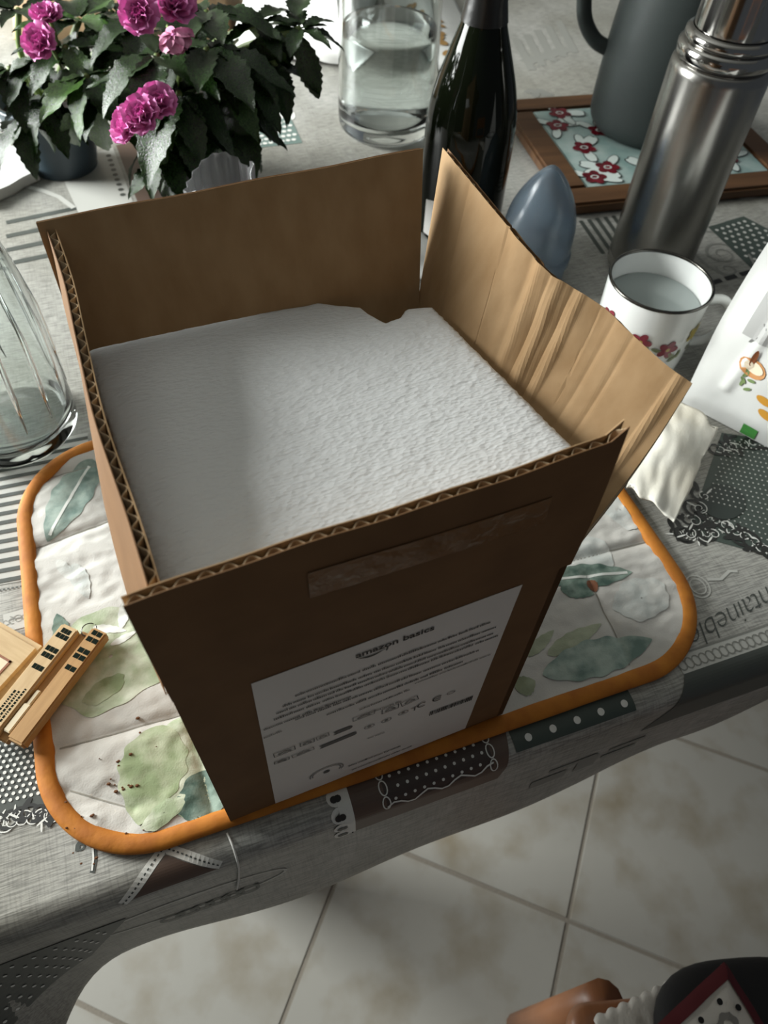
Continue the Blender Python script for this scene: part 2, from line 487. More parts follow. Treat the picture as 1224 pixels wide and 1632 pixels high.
# brown pennant with a stitched white rim
tri = [EP(212, 1432), EP(264, 1362), EP(345, 1384)]
def tri_grid(t3, n=12):
    a, b, c = [Vector(p) for p in t3]; V, Fc = [], []
    for i in range(n + 1):
        for j in range(n + 1 - i): V.append(tuple(b + (a - b) * (i / n) + (c - b) * (j / n)))
    idx = {}; k = 0
    for i in range(n + 1):
        for j in range(n + 1 - i): idx[i, j] = k; k += 1
    for i in range(n):
        for j in range(n - i):
            Fc.append((idx[i, j], idx[i + 1, j], idx[i, j + 1]))
            if j < n - i - 1: Fc.append((idx[i + 1, j], idx[i + 1, j + 1], idx[i, j + 1]))
    return V, Fc
cprint('pennant', tri_grid(tri), pr_brown, 0.0004)
rim = line_pts(EP(195, 1440), EP(262, 1352), 14)[:-1] + line_pts(EP(262, 1352), EP(352, 1378), 14)
cprint('pennant_rim', ribbon(rim, 0.0055), pr_white, 0.0005)
cprint('pennant_stitch', join(*[ribbon([rim[i], ((rim[i][0] + rim[i + 1][0]) / 2, (rim[i][1] + rim[i + 1][1]) / 2)], 0.0009) for i in range(len(rim) - 1)]), pr_dark, 0.0008)
# oval frame and wreath hanging below it
ox, oy = EP(300, 1440)
cprint('oval_frame', ring(ox, oy, 0.062, 0.016, 0.0022, 48), pr_pale, 0.0004)
wv = [EP(275 + 24 * k, 1462 - 9 * k) for k in range(6)]
cprint('wreath', join(*[ring(x, y, 0.008, 0.007, 0.002, 16) for x, y in wv] + [disc(x + 0.006, y + 0.004, 0.003, 8, 0.0018, k) for k, (x, y) in enumerate(wv)]), pr_dark, 0.0006)
# polka corner hanging at the left
c4 = [EP(-10, 1585), EP(78, 1530), EP(60, 1500), EP(-10, 1506)]
s0_, s1_ = -0.205, -0.125
cprint('polka_drop', quad_patch([(-0.20, TT0 - 0.13), (-0.135, TT0 - 0.10), (-0.10, TT0 - 0.045), (-0.20, TT0 - 0.045)]), pr_dark, 0.0004)
cprint('polka_drop_dots', dots_in([(-0.20, TT0 - 0.13), (-0.135, TT0 - 0.10), (-0.10, TT0 - 0.045), (-0.20, TT0 - 0.045)], 7, 7, 0.0013), pr_white, 0.0008)
# lace, brown block and its dotted panel
la, lb_ = EP(512, 1268), EP(550, 1258)
tl = [EP(515, 1265), EP(552, 1255), EP(556, 1330), EP(528, 1325)]
lace_s0, lace_s1 = tl[0][0], tl[1][0]
br_s1 = EP(818, 1180)[0]
T_IN = TT0 + 0.014
cprint('lace_strip', quad_patch([(lace_s0 + 0.006, TT0 - 0.036), (lace_s1, TT0 - 0.036), (lace_s1, T_IN), (lace_s0 + 0.006, T_IN)], 8, 24), pr_white, 0.0004)
cprint('lace_scallop', join(*[disc(lace_s0 + 0.006, TT0 + 0.012 - 0.011 * k, 0.0055, 14) for k in range(5)]), pr_white, 0.0005)
cprint('lace_hearts', join(*[disc(lace_s0 + 0.006 + 0.0012 * q, TT0 + 0.011 - 0.011 * k, 0.0022, 10) for k in range(5) for q in (-1, 1)] + [ribbon([(lace_s1 - 0.002, T_IN), (lace_s1 - 0.002, TT0 - 0.036)], 0.001)]), pr_black, 0.0008)
cprint('brown_block', quad_patch([(lace_s1, TT0 - 0.036), (br_s1 - 0.012, TT0 - 0.034), (br_s1, T_IN), (lace_s1, T_IN)], 24, 24), pr_brown, 0.0003)
dp0, dp1 = EP(608, 1250)[0], EP(778, 1190)[0]
cp = [(dp0, TT0 - 0.016), (dp1, TT0 - 0.013), (dp1, T_IN), (dp0, T_IN)]
m_dp = mat('print_dark_brown', srgb(66, 54, 50), 0.45)
cprint('dotted_panel', quad_patch(cp, 20, 16), m_dp, 0.0005)
cprint('dotted_panel_dots', dots_in(cp, 10, 4, 0.0010), pr_white, 0.0009)
lp = []
for e in (dp0, dp1):
    for k in range(3): lp.append(ring(e, TT0 + 0.006 - 0.009 * k, 0.0028, 0.0045, 0.0008, 14))
lp.append(ribbon([(lerp(dp0, dp1, k / 16), TT0 - 0.015 + 0.0022 * math.sin(k * 1.3) + 0.003 * k / 16) for k in range(17)], 0.0011))
cprint('bow_outline', join(*lp), pr_white, 0.0009)
# dark green strip with big white dots
g0_, g1_ = EP(812, 1170), EP(1000, 1100)
cg = [(g0_[0], TT0 - 0.0095), (g1_[0], TT0 - 0.0095), (g1_[0], TT0 + 0.0055), (g0_[0], TT0 + 0.0055)]
cprint('dotted_strip', quad_patch(cg, 12, 14), pr_green, 0.0004)
cprint('dotted_strip_dots', join(*[disc(lerp(cg[0][0], cg[1][0], (k + 0.6) / 5), TT0 - 0.0030, 0.0024, 14) for k in range(5)]), pr_white, 0.0008)
# grey lettering block on the hanging front
ga, gb = EP(850, 1240), EP(955, 1195)
cprint('grey_lettering', join(*[quad_patch([(x0, TT0 - 0.082 + dy), (x1, TT0 - 0.082 + dy), (x1, TT0 - 0.074 + dy + h), (x0, TT0 - 0.074 + dy + h)], 4, 3) for x0, x1, dy, h in
       [(ga[0], ga[0] + 0.028, 0.0, 0.004), (ga[0] + 0.012, ga[0] + 0.05, 0.018, -0.003), (ga[0] + 0.035, ga[0] + 0.052, 0.0, 0.012), (ga[0] + 0.056, ga[0] + 0.085, 0.006, -0.003), (ga[0] + 0.06, ga[0] + 0.09, 0.016, -0.003)]]), pr_grey, 0.0005)
# lace strip and dark panel at the right end
q0, q1 = EP(1098, 1090)[0], EP(1260, 1036)[0]
cprint('lace_border', quad_patch([(q0, TT0 + 0.002), (q1 + 0.05, TT0 + 0.002), (q1 + 0.05, TT0 + 0.015), (q0, TT0 + 0.015)], 24, 4), pr_pale, 0.0003)
cprint('lace_border_loops', join(*[ring(lerp(q0, q1 + 0.05, (k + 0.5) / 24), TT0 + 0.008, 0.0034, 0.0042, 0.0009, 12) for k in range(24)] + [ribbon([(q0, TT0 + 0.0155), (q1 + 0.05, TT0 + 0.0155)], 0.001)]), pr_grey, 0.0006)
cprint('dark_panel', quad_patch([(q0 - 0.03, TT0 - 0.045), (q1 + 0.05, TT0 - 0.045), (q1 + 0.05, TT0 + 0.002), (q0, TT0 + 0.002)], 24, 24), pr_dark, 0.0003)
# script lettering, upside down as seen from here
tv2, tf2 = text_geo('Fontainebleau', 0.0240, 0.45, 0.92, -0.0004)
ex, ey = tp2(1081, 1028); fx, fy = tp2(1224, 950)
ang = math.atan2(ey - fy, ex - fx)
org = Vector(tp2(1258, 914))
tx = lambda x, y: (org.x + x * math.cos(ang) - y * math.sin(ang), org.y + x * math.sin(ang) + y * math.cos(ang))
cprint('script_lettering', ([tx(x, y) for x, y in tv2], tf2), pr_dark, 0.0004)
sx, sy = tp2(1112, 935)
cprint('seal_print', join(ring(sx, sy, 0.009, 0.010, 0.0012, 24), ring(sx, sy, 0.006, 0.007, 0.0010, 24), ribbon([(sx + 0.01, sy + 0.003), (sx + 0.02, sy), (sx + 0.03, sy + 0.004), (sx + 0.036, sy + 0.002)], 0.0025)), pr_pale, 0.0004)
# dotted dark patch with scrolls at the right
c4 = [tp2(1130, 900), tp2(1330, 900), tp2(1290, 690), tp2(1110, 710)]
c4 = [tp2(1095, 850), tp2(1290, 905), tp2(1310, 715), tp2(1150, 690)]
cprint('dark_dotted_patch', quad_patch(c4), pr_green)
tag(cprint('dark_patch_dots', dots_in(c4, 18, 22, 0.0007), pr_pale, 0.0006), kind='stuff')
bx, by = tp2(1152, 800)
cprint('dark_oval', disc(bx, by, 0.020, 28, 0.016, 0.4), mat('print_deep_green', srgb(46, 54, 50), 0.45), 0.0009)
edge = line_pts(tp2(1075, 850), tp2(1130, 850), 5) + line_pts(tp2(1120, 820), tp2(1240, 890), 9) + line_pts(tp2(1140, 715), tp2(1230, 700), 6) + line_pts(tp2(1090, 850), tp2(1115, 790), 4)
scroll_band(edge, pr_black, 0.009, 21); scroll_band([(x + 0.003, y - 0.002) for x, y in edge], pr_white, 0.007, 22)
# patches further back
c4 = [tp2(408, 236), tp2(482, 228), tp2(462, 186), tp2(395, 205)]
cprint('teal_dotted_patch', quad_patch(c4), pr_teal); cprint('teal_patch_dots', dots_in(c4, 7, 5, 0.0030), pr_white, 0.0006)
cprint('fringe_print', join(*[disc(*[lerp(a, b, k / 6) for a, b in zip(tp2(392, 200), tp2(460, 182))], 0.008, 10, 0.016) for k in range(7)]), pr_white)
c4 = [tp2(1190, 470), tp2(1290, 430), tp2(1190, 345), tp2(1112, 362)]
c4 = [tp2(1205, 435), tp2(1290, 400), tp2(1185, 345), tp2(1128, 362)]
cprint('green_dotted_patch', quad_patch(c4), pr_green); cprint('green_patch_dots', dots_in(c4, 6, 9, 0.0022), pr_pale, 0.0006)
ox, oy = tp2(1150, 405)
cprint('medallion', join(ring(ox, oy, 0.030, 0.045, 0.003, 36), spiral(ox, oy, 0.02, 0.5, 1.5, 0.003), spiral(ox - 0.01, oy - 0.025, 0.012, 2.5, 1.2, 0.003)), pr_grey)
cprint('black_dashes', join(*[ribbon([tp2(1132 + 24 * k, 452 - 7 * k), tp2(1149 + 24 * k, 447 - 7 * k)], 0.006) for k in range(4)]), pr_black, 0.0006)
cprint('pale_loop', join(ring(*tp2(1190, 300), 0.03, 0.018, 0.004, 30, 0.5)), pr_pale)
cprint('back_stripes', join(*[ribbon([tp2(925 + 13 * k, 352 - 2 * k), tp2(962 + 13 * k, 405 - 2 * k)], 0.0048) for k in range(5)]), pr_dark)
pr_faint = mat('print_faint_grey', srgb(150, 150, 144), 0.45)
cprint('back_lettering', join(*[ribbon([tp2(822 + 17 * k, 62 - 7 * k), tp2(848 + 17 * k, 112 - 7 * k)], 0.012) for k in range(5)] + [ribbon([tp2(835, 100), tp2(905, 78)], 0.02)]), pr_faint)
cprint('back_ornament', join(*[disc(*tp2(845 + 9 * k, 146 + (k % 2) * 5), 0.010, 8, 0.006, k) for k in range(4)]), pr_grey)
c4 = [tp2(0, 400), tp2(130, 345), tp2(100, 330), tp2(0, 352)]
cprint('grey_stripe_print', join(*[ribbon([tp2(10, 355 + 22 * k), tp2(130, 330 + 22 * k)], 0.007) for k in range(4)]), pr_dark)
c4 = [tp2(130, 350), tp2(212, 322), tp2(180, 235), tp2(90, 262)]
cprint('stitched_patch', quad_patch(c4), pr_pale)
cprint('stitches', join(*[disc(*[lerp(a, b, (k + 0.5) / 9) for a, b in zip(tp2(197, 315), tp2(172, 245))], 0.0032, 8) for k in range(9)]), pr_dark, 0.0006)
cprint('brown_corner', quad_patch([tp2(222, 330), tp2(330, 300), tp2(260, 215), tp2(185, 232)]), pr_brown)
cprint('pale_cord_print', ribbon([tp2(40, 297), tp2(70, 305), tp2(95, 315), tp2(118, 332)], 0.006), pr_pale, 0.0006)

# ================================================================== PLACEMAT
PM0, PM1, PN0, PN1, PR = -0.131, 0.318, 0.1275, 0.452, 0.068
m_quilt = mat('placemat_white_cotton', srgb(210, 207, 201), 0.85, c2=srgb(196, 193, 186), nscale=14, bump=(900, 0.25, 0.0006))
m_bind = mat('placemat_orange_binding', srgb(188, 118, 34), 0.75, c2=srgb(166, 98, 26), nscale=60, bump=(120, 0.35, 0.0012))
pm = in_table_axes(empty('placemat')); tag(pm, 'quilted white leaf-print placemat with orange binding under the cardboard box', 'placemat')
SEAMS = [(Vector(TP(*p)[:2]), Vector(TP(*q)[:2])) for p, q in (((40, 884), (300, 790)), ((92, 1198), (360, 1122)), ((112, 1262), (215, 1292)), ((296, 1120), (345, 1318)), ((840, 916), (1048, 862)), ((935, 925), (1003, 1066)), ((60, 770), (200, 735)))]
def seam_dist(s, t):
    p = Vector((s, t)); best = 1.0
    for a, b in SEAMS:
        d = b - a; k = min(max((p - a).dot(d) / d.dot(d), 0), 1); best = min(best, (p - a - d * k).length)
    return best
def quilt_z(s, t):
    z = 0.0024 + 0.0030 * (1 - math.exp(-(seam_dist(s, t) / 0.0042) ** 1.1))
    z += 0.0013 * fbm(s * 42, t * 80, 1.0) + 0.0006 * fbm(s * 120, t * 170, 5.0)
    return min(max(z, 0.0012), 0.0058)
def rr_outline(x0, x1, y0, y1, r, n=16):
    out = []
    for cx, cy, a0 in ((x1 - r, y1 - r, 0), (x0 + r, y1 - r, 90), (x0 + r, y0 + r, 180), (x1 - r, y0 + r, 270)):
        for k in range(n + 1):
            a = math.radians(a0 + 90 * k / n); out.append((cx + r * math.cos(a), cy + r * math.sin(a)))
    return out
def rr_map(a, b):      # square grid squeezed into the rounded rectangle
    x, y = lerp(PM0, PM1, a), lerp(PN0, PN1, b)
    cx, cy = (PM0 + PM1) / 2, (PN0 + PN1) / 2; hx, hy = (PM1 - PM0) / 2, (PN1 - PN0) / 2
    ix, iy = max(abs(x - cx) - (hx - PR), 0), max(abs(y - cy) - (hy - PR), 0)
    if ix > 0 and iy > 0:
        m_ = max(ix, iy); l_ = math.hypot(ix, iy); k = m_ / l_
        x = cx + math.copysign(hx - PR + ix * k, x - cx); y = cy + math.copysign(hy - PR + iy * k, y - cy)
    return x, y
def quilt_pt(a, b):
    x, y = rr_map(a, b); x = (PM0 + PM1) / 2 + (x - (PM0 + PM1) / 2) * 0.980; y = (PN0 + PN1) / 2 + (y - (PN0 + PN1) / 2) * 0.973; return Vector((x, y, quilt_z(x, y)))
mesh('quilted_panel', *grid(quilt_pt, 280, 210), m_quilt, pm, True)
# binding: a soft flat roll around the outline
ol = rr_outline(PM0 + 0.0052, PM1 - 0.0052, PN0 + 0.0052, PN1 - 0.0052, PR - 0.0052, 26)
dense = []
for i in range(len(ol)):
    p, q = Vector(ol[i]), Vector(ol[(i + 1) % len(ol)]); k = max(1, int((q - p).length / 0.005))
    dense += [p.lerp(q, j / k) for j in range(k)]
V, Fc = [], []
NS = 12
for i, p in enumerate(dense):
    t = (dense[(i + 1) % len(dense)] - dense[i - 1]).normalized(); nn = Vector((t.y, -t.x))
    w = 0.0058 * (1 + 0.05 * fbm(i * 0.11, 0, 3)); h = 0.0032 * (1 + 0.12 * fbm(i * 0.31, 2, 3))
    for k in range(NS):
        a = 2 * math.pi * k / NS
        V.append((p.x + nn.x * w * math.cos(a), p.y + nn.y * w * math.cos(a), 0.0040 + h * math.sin(a)))
ND_ = len(dense)
for i in range(ND_):
    for k in range(NS):
        j, l = (i + 1) % ND_, (k + 1) % NS; Fc.append((i * NS + k, j * NS + k, j * NS + l, i * NS + l))
mesh('binding', V, Fc, m_bind, pm, True)
# printed leaves: they follow the quilting
def wc(name, c1, c2, sc=70): return mat(name, c1, 0.85, c2=c2, nscale=sc, ndetail=8, nlo=0.36, nhi=0.64, bump=(900, 0.25, 0.0006))
w_sage = wc('print_sage', srgb(160, 174, 140), srgb(204, 208, 188))
w_moss = wc('print_moss', srgb(138, 152, 114), srgb(186, 192, 164), 60)
w_teal = wc('print_leaf_teal', srgb(112, 134, 126), srgb(172, 186, 176))
w_dteal = wc('print_leaf_deep_teal', srgb(78, 102, 92), srgb(142, 160, 148), 90)
w_grey = wc('print_leaf_grey', srgb(196, 200, 196), srgb(220, 219, 213))
w_vein = mat('print_vein', srgb(228, 230, 224), 0.85)
w_olive = wc('print_olive', srgb(148, 156, 128), srgb(176, 182, 158), 60)
w_brown = mat('print_twig', srgb(132, 86, 62), 0.85)
LIFT = [0.0]
def mat_pt(x, y, lift): return Vector((x, y, quilt_z(x, y) + lift))
def leaf_print(p0, p1, width, m, lift=0.0003, shape=0.8, vein=True, wob=0.06, name='leaf_print'):
    LIFT[0] += 0.00001; lift += LIFT[0]
    a, b = Vector(TP(*p0)[:2]), Vector(TP(*p1)[:2]); d = b - a; n = Vector((-d.y, d.x)).normalized(); L = d.length
    def fn(i, j):
        w = width * math.sin(math.pi * i ** shape) ** 0.75 * (1 + wob * math.sin(i * 31)) if 0 < i < 1 else 0.0
        p = a + d * i + n * (j - 0.5) * 2 * w
        p.x = min(max(p.x, PM0 + 0.010), PM1 - 0.010); p.y = min(max(p.y, PN0 + 0.010), PN1 - 0.010)
        return mat_pt(p.x, p.y, lift)
    o = mesh(name, *grid(fn, 60, 24), m, pm, True)
    if vein:
        def fv(i, j):
            p = a + d * (0.08 + 0.86 * i) + n * (j - 0.5) * 0.0022
            return mat_pt(p.x, p.y, lift + 0.0002)
        mesh('vein', *grid(fv, 24, 1), w_vein, o)
    return o
def blob_print(c, rx, ry, rot, m, lift=0.0003, name='blossom_print', k=0.05):
    LIFT[0] += 0.00001; lift += LIFT[0]
    cx, cy = TP(*c)[:2]
    def fn(i, j):
        a = 2 * math.pi * i; r = (0.03 + 0.97 * j) * (1 + k * math.sin(5 * a) + k * 0.6 * math.sin(11 * a + 1))
        x, y = rx * r * math.cos(a), ry * r * math.sin(a)
        px, py = cx + x * math.cos(rot) - y * math.sin(rot), cy + x * math.sin(rot) + y * math.cos(rot)
        px = min(max(px, PM0 + 0.010), PM1 - 0.010); py = min(max(py, PN0 + 0.010), PN1 - 0.010)
        return mat_pt(px, py, lift)
    return mesh(name, *grid(fn, 80, 26), m, pm, True)
leaf_print((150, 738), (78, 868), 0.0155, w_teal)
blob_print((180, 1052), 0.042, 0.036, 0.3, w_sage)
leaf_print((110, 1040), (95, 985), 0.006, w_dteal, 0.00045, vein=False)
leaf_print((205, 965), (196, 1010), 0.004, w_vein, 0.0005, vein=False)
leaf_print((152, 1006), (205, 1012), 0.003, w_vein, 0.0005, vein=False)
leaf_print((180, 1035), (222, 1012), 0.0025, w_vein, 0.0005, vein=False)
blob_print((170, 1105), 0.014, 0.007, 0.4, w_moss, 0.00045)
leaf_print((262, 1160), (225, 1320), 0.020, w_moss, 0.0006, vein=False)
leaf_print((310, 1140), (300, 1310), 0.026, w_sage, 0.00045, vein=False)
blob_print((330, 1270), 0.018, 0.014, 0.4, w_dteal, 0.0006)
blob_print((265, 1300), 0.014, 0.006, 0.4, w_sage, 0.0006)
leaf_print((120, 905), (145, 960), 0.006, w_grey, vein=False); leaf_print((95, 900), (125, 935), 0.004, w_grey, vein=False)
leaf_print((870, 930), (1004, 918), 0.0105, w_dteal); leaf_print((890, 945), (945, 952), 0.006, w_dteal, 0.00045, vein=False)
leaf_print((960, 870), (900, 925), 0.018, w_grey, 0.00025, vein=False)
leaf_print((870, 1050), (955, 1000), 0.006, w_olive, vein=False); leaf_print((838, 1052), (880, 1010), 0.004, w_olive, vein=False)
leaf_print((862, 1082), (1035, 1025), 0.013, w_teal, 0.0006, 0.9, vein=False)
blob_print((1018, 960), 0.022, 0.016, 0.2, w_grey); blob_print((985, 820), 0.012, 0.02, 0.2, w_grey)
leaf_print((820, 1105), (850, 1090), 0.007, w_olive, vein=False)
leaf_print((935, 930), (948, 948), 0.004, w_brown, 0.00045, vein=False)
leaf_print((940, 770), (985, 800), 0.008, w_sage, 0.00025, vein=False)
# stitched seams
for a_, b_ in SEAMS:
    a_, b_ = a_ + (b_ - a_) * 0.02, b_ - (b_ - a_) * 0.02
    nn_ = Vector((-(b_ - a_).y, (b_ - a_).x)).normalized()
    mesh('stitched_seam', *grid(lambda i, j: (lambda p: mat_pt(min(max(p.x, PM0 + 0.009), PM1 - 0.009), min(max(p.y, PN0 + 0.009), PN1 - 0.009), 0.0004))(a_.lerp(b_, i) + nn_ * ((j - 0.5) * 0.0009)), 70, 1), mat('seam_thread', srgb(150, 146, 136), 0.9), pm)
# stains and crumbs
m_crumb = mat('toast_crumbs', srgb(112, 72, 40), 0.8)
parts = []
rnd = random.Random(4)
for (cx, cy), n, sp in (((190, 1215), 9, 14), ((195, 1265), 16, 16), ((145, 1310), 5, 12), ((120, 1325), 6, 8), ((150, 1370), 8, 14), ((240, 1180), 6, 25), ((170, 1260), 8, 30), ((215, 1330), 4, 20)):
    for _ in range((n + 1) // 2):
        c = TP(cx + rnd.gauss(0, sp), cy + rnd.gauss(0, sp * 0.6)); r = rnd.uniform(0.0004, 0.0013)
        inside = PM0 < c.x < PM1 and PN0 < c.y < PN1
        z = (quilt_z(c.x, c.y) + 0.0005) if inside else 0.0006
        if inside and (c.y - PN0 < 0.012 or c.x - PM0 < 0.012): z = 0.0074
        v, f = boxgeo(c.x - r, c.x + r, c.y - r * 0.7, c.y + r * 0.7, z - 0.0003, z + r * 0.9, r * 0.4); parts.append((v, f))
cr = in_table_axes(mesh('crumbs', *join(*parts), m_crumb)); tag(cr, 'brown toast crumbs scattered over the front left of the placemat', 'crumbs', kind='stuff')

# ================================================================== CARDBOARD BOX
m_kraft = mat('kraft_cardboard_shaded', srgb(124, 92, 61), 0.75, spec=0.25, c2=srgb(111, 81, 53), nscale=30, ndetail=8, nlo=0.35, nhi=0.7, bump=(60, 0.12, 0.0012))  # same kraft as the inner liner; outer tone darkened to deepen its shade
m_kraft_in = mat('kraft_inner_liner', srgb(170, 140, 104), 0.78, spec=0.25, c2=srgb(153, 122, 86), nscale=90, ndetail=6, nstretch=(1, 1, 0.25), nlo=0.3, nhi=0.75, bump=(400, 0.1, 0.0006))
m_flute = mat('corrugated_medium', srgb(206, 182, 148), 0.8)
BA = math.radians(22.15)
BU, BN = Vector((math.cos(BA), math.sin(BA), 0)), Vector((-math.sin(BA), math.cos(BA), 0))
BZ = 0.0066
b_org = P(370, 1308, BZ)
def BP(px, py, z):       # photographed point at height z -> box axes
    w = P(px, py, z) - b_org; return Vector((w.dot(BU), w.dot(BN), z - BZ))
BW, BD, BC, FL_ = 0.175, 0.165, 0.180 - BZ, 0.0875       # width, depth, height to the creases, flap length
box = empty('cardboard_box', b_org, BA)
tag(box, 'open brown corrugated cardboard box with raised flaps and white label', 'box')
TH, LT = 0.0040, 0.0004
def board(name, fn, nu, nv, m_out, m_in, flute_rows=None, a_len=0.175, pitch=0.0072, core_top=True):
    """corrugated board; fn(a, b) is its middle, normal to du x dv is the outer face"""
    def off(k):
        def g(a, b):
            e = 1e-3
            p = fn(a, b); du = fn(min(a + e, 1), b) - fn(max(a - e, 0), b); dv = fn(a, min(b + e, 1)) - fn(a, max(b - e, 0))
            return p + du.cross(dv).normalized() * k
        return g
    Vo, Fo = sheet(off(TH / 2), nu, nv, LT)
    Vi, Fi = sheet(off(-TH / 2 + LT), nu, nv, LT)
    V, Fc = join((Vo, Fo), (Vi, Fi))
    o = mesh(name, V, Fc, m_out, box)
    o.data.materials.append(m_in)
    o.data.polygons.foreach_set('material_index', [0] * len(Fo) + [1] * len(Fi))
    n = max(2, int(a_len / pitch)); per_ = 8
    def core(a, b):
        h = (TH / 2 - LT) * 0.86 * math.cos(2 * math.pi * a * n)
        return off(h)(min(max(a, 0.001), 0.999), b * 0.988)
    mesh('fluting', *sheet(core, n * per_, 10, 0.0002), m_flute, o)
    return o
def ruled(bot, top, ridge=None):
    def fn(a, b):
        p = bot(a).lerp(top(a), b)
        if ridge: p = p + ridge(a, b)
        return p
    return fn
Vv = lambda x, y, z: Vector((x, y, z))
# outer faces: du x dv must point outwards
def front_top(a):
    zl, zr = 0.2545 - BZ, 0.2630 - BZ
    return Vv(lerp(-0.0022, BW + 0.0015, a), 0.0006 * math.sin(a * 7), lerp(zl, zr, a) + 0.0004 * math.sin(a * 23) + 0.006 * max(0, (a - 0.965) / 0.035))
fr_crease = lambda a: Vv(lerp(-0.0012, BW + 0.002, a), 0.0, BC)
# four walls (simple boards, their edges are hidden)
def wall(name, p0, p1, bul=0.0):
    ca, cb = Vector(p0), Vector(p1); d = cb - ca; n = Vector((d.y, -d.x, 0)).normalized()
    return mesh(name, *sheet(lambda a, b: ca + d * a + Vv(0, 0, BC * b) + n * bul * math.sin(math.pi * a) * b, 14, 8, TH), m_kraft, box)
wall('front_panel', (-0.001, 0, 0), (BW, 0, 0))
wall('right_panel', (BW, 0, 0), (BW, BD, 0)); wall('back_panel', (BW, BD, 0), (0, BD, 0)); wall('left_panel', (0, BD, 0), (0, 0, 0), 0.004)
mesh('bottom_panel', *boxgeo(0.002, BW - 0.002, 0.002, BD - 0.002, 0, TH), m_kraft, box)
board('front_flap', ruled(lambda a: fr_crease(a) + Vv(0, 0.0020, 0), lambda a: front_top(a) + Vv(0, 0.0020, 0),
      lambda a, b: Vv(0, -0.0012 * math.sin(math.pi * b), 0)), 60, 8, m_kraft, m_kraft_in, a_len=BW)
# back flap leans out a little
bt_l, bt_r = BP(57, 353, 0.2640), BP(672, 236, 0.2680)
board('back_flap', ruled(lambda a: Vv(lerp(BW - 0.001, 0.0, a), BD, BC), lambda a: bt_r.lerp(bt_l, a) + Vv(0, 0, 0.0003 * math.sin(a * 17))), 40, 6, m_kraft, m_kraft_in, a_len=0.185)
# left flap leans in, its crease bulges out
lt_b, lt_f = BP(80, 362, 0.2600), BP(238, 930, 0.2540)
def left_bot(a): return Vv(lerp(-0.0015, -0.0010, a) - 0.0055 * math.sin(math.pi * a ** 1.5), lerp(BD, 0.004, a), BC)
def left_top(a): return lt_b.lerp(lt_f, a) + Vv(0.0012 * math.sin(a * 8), 0, 0.0012 * math.sin(a * 21 + 1))
board('left_flap', ruled(left_bot, left_top, lambda a, b: Vv(-0.0016 * math.sin(math.pi * min(1, b * 1.2)), 0, 0)), 50, 8, m_kraft, m_kraft_in, a_len=0.19)
# right flap: splayed outwards, rubbed and buckled
rpx = [(1103, 612, 0.240), (1062, 582, 0.242), (1010, 535, 0.2445), (965, 492, 0.247), (905, 453, 0.250), (870, 428, 0.2525), (790, 333, 0.259), (710, 236, 0.266)]
rpts = [BP(*q) for q in rpx]
cum = [0.0]
for i in range(len(rpts) - 1): cum.append(cum[-1] + (rpts[i + 1] - rpts[i]).length)
def right_top(a):
    l = a * cum[-1]
    sm = smooth_right
    k = min(int(a * (len(sm) - 1)), len(sm) - 2); f = a * (len(sm) - 1) - k
    return Vector(sm[k]).lerp(Vector(sm[k + 1]), f)
_tmp = smooth_profile([tuple(p) for p in rpts], 12)
_cl = [0.0]
for i in range(len(_tmp) - 1): _cl.append(_cl[-1] + (Vector(_tmp[i + 1]) - Vector(_tmp[i])).length)
smooth_right = []
for k in range(81):
    l = _cl[-1] * k / 80; i = max(0, min(len(_tmp) - 2, next((j for j in range(len(_cl) - 1) if _cl[j + 1] >= l), len(_tmp) - 2)))
    f = (l - _cl[i]) / max(_cl[i + 1] - _cl[i], 1e-9); smooth_right.append(tuple(Vector(_tmp[i]).lerp(Vector(_tmp[i + 1]), f)))
RIDGES = [(0.045, 0.011, -0.0016), (0.20, 0.010, 0.0007), (0.265, 0.010, 0.0006), (0.375, 0.010, -0.0014), (0.405, 0.010, 0.0013), (0.44, 0.011, -0.0016), (0.475, 0.011, 0.0014), (0.51, 0.012, -0.0013), (0.545, 0.016, 0.0009), (0.86, 0.012, 0.0007), (0.93, 0.014, -0.0009)]
def right_ridge(a, b):
    env = math.sin(math.pi * min(max((b - 0.12) / 0.95, 0), 1)) ** 0.6 if b > 0.12 else 0
    h = sum(A * math.exp(-((a + 0.03 * (b - 0.5) - c) / w) ** 2) for c, w, A in RIDGES) * (0.25 + 0.5 * env)
    h += 0.0009 * fbm(a * 16, b * 5, 2.0) * (1 if 0.3 < a < 0.65 else 0.2)
    return Vv(h * 0.8, 0, -h * 0.6) + Vv(0.004 * math.sin(math.pi * b) * (1 - a), 0, 0)
board('right_flap', ruled(lambda a: Vv(lerp(BW - 0.003, BW - 0.002, a), lerp(0.001, BD, a), BC), right_top, right_ridge), 200, 18, m_kraft, m_kraft_in, a_len=0.19)

# tape over the front crease
m_tape = mat('clear_packing_tape', srgb(130, 98, 67), 0.22, spec=0.45, c2=srgb(120, 89, 60), nscale=40, bump=(70, 0.7, 0.004))
def fz(px, py):          # photographed point on the front face -> (u, z) in box axes
    v = ROT @ Vector((px - 612, -(py - 816), -F_PX)); k = ((b_org - EYE).dot(BN)) / v.dot(BN)
    w = EYE + v * k - b_org; return w.dot(BU), w.z
t0, t1 = fz(490, 925), fz(760, 835)
def fface(u, z):         # y of the front surface at height z (flap bows slightly)
    if z <= BC: return 0.0
    b = min((z - BC) / (FL_ - 0.006), 1.0); return -0.0016 * 0 - 0.0012 * math.sin(math.pi * b) + 0.0006 * math.sin(u / BW * 7) * b
mesh('packing_tape', *sheet(lambda a, b: (lambda u, z: Vv(u, fface(u, z) - 0.0005 - 0.0002 * fbm(u * 90, z * 90), z))(lerp(t0[0], t1[0] + 0.03, a), lerp(t0[1] - 0.010, t1[1] + 0.004, b)), 40, 14, 0.0001), m_tape, box)

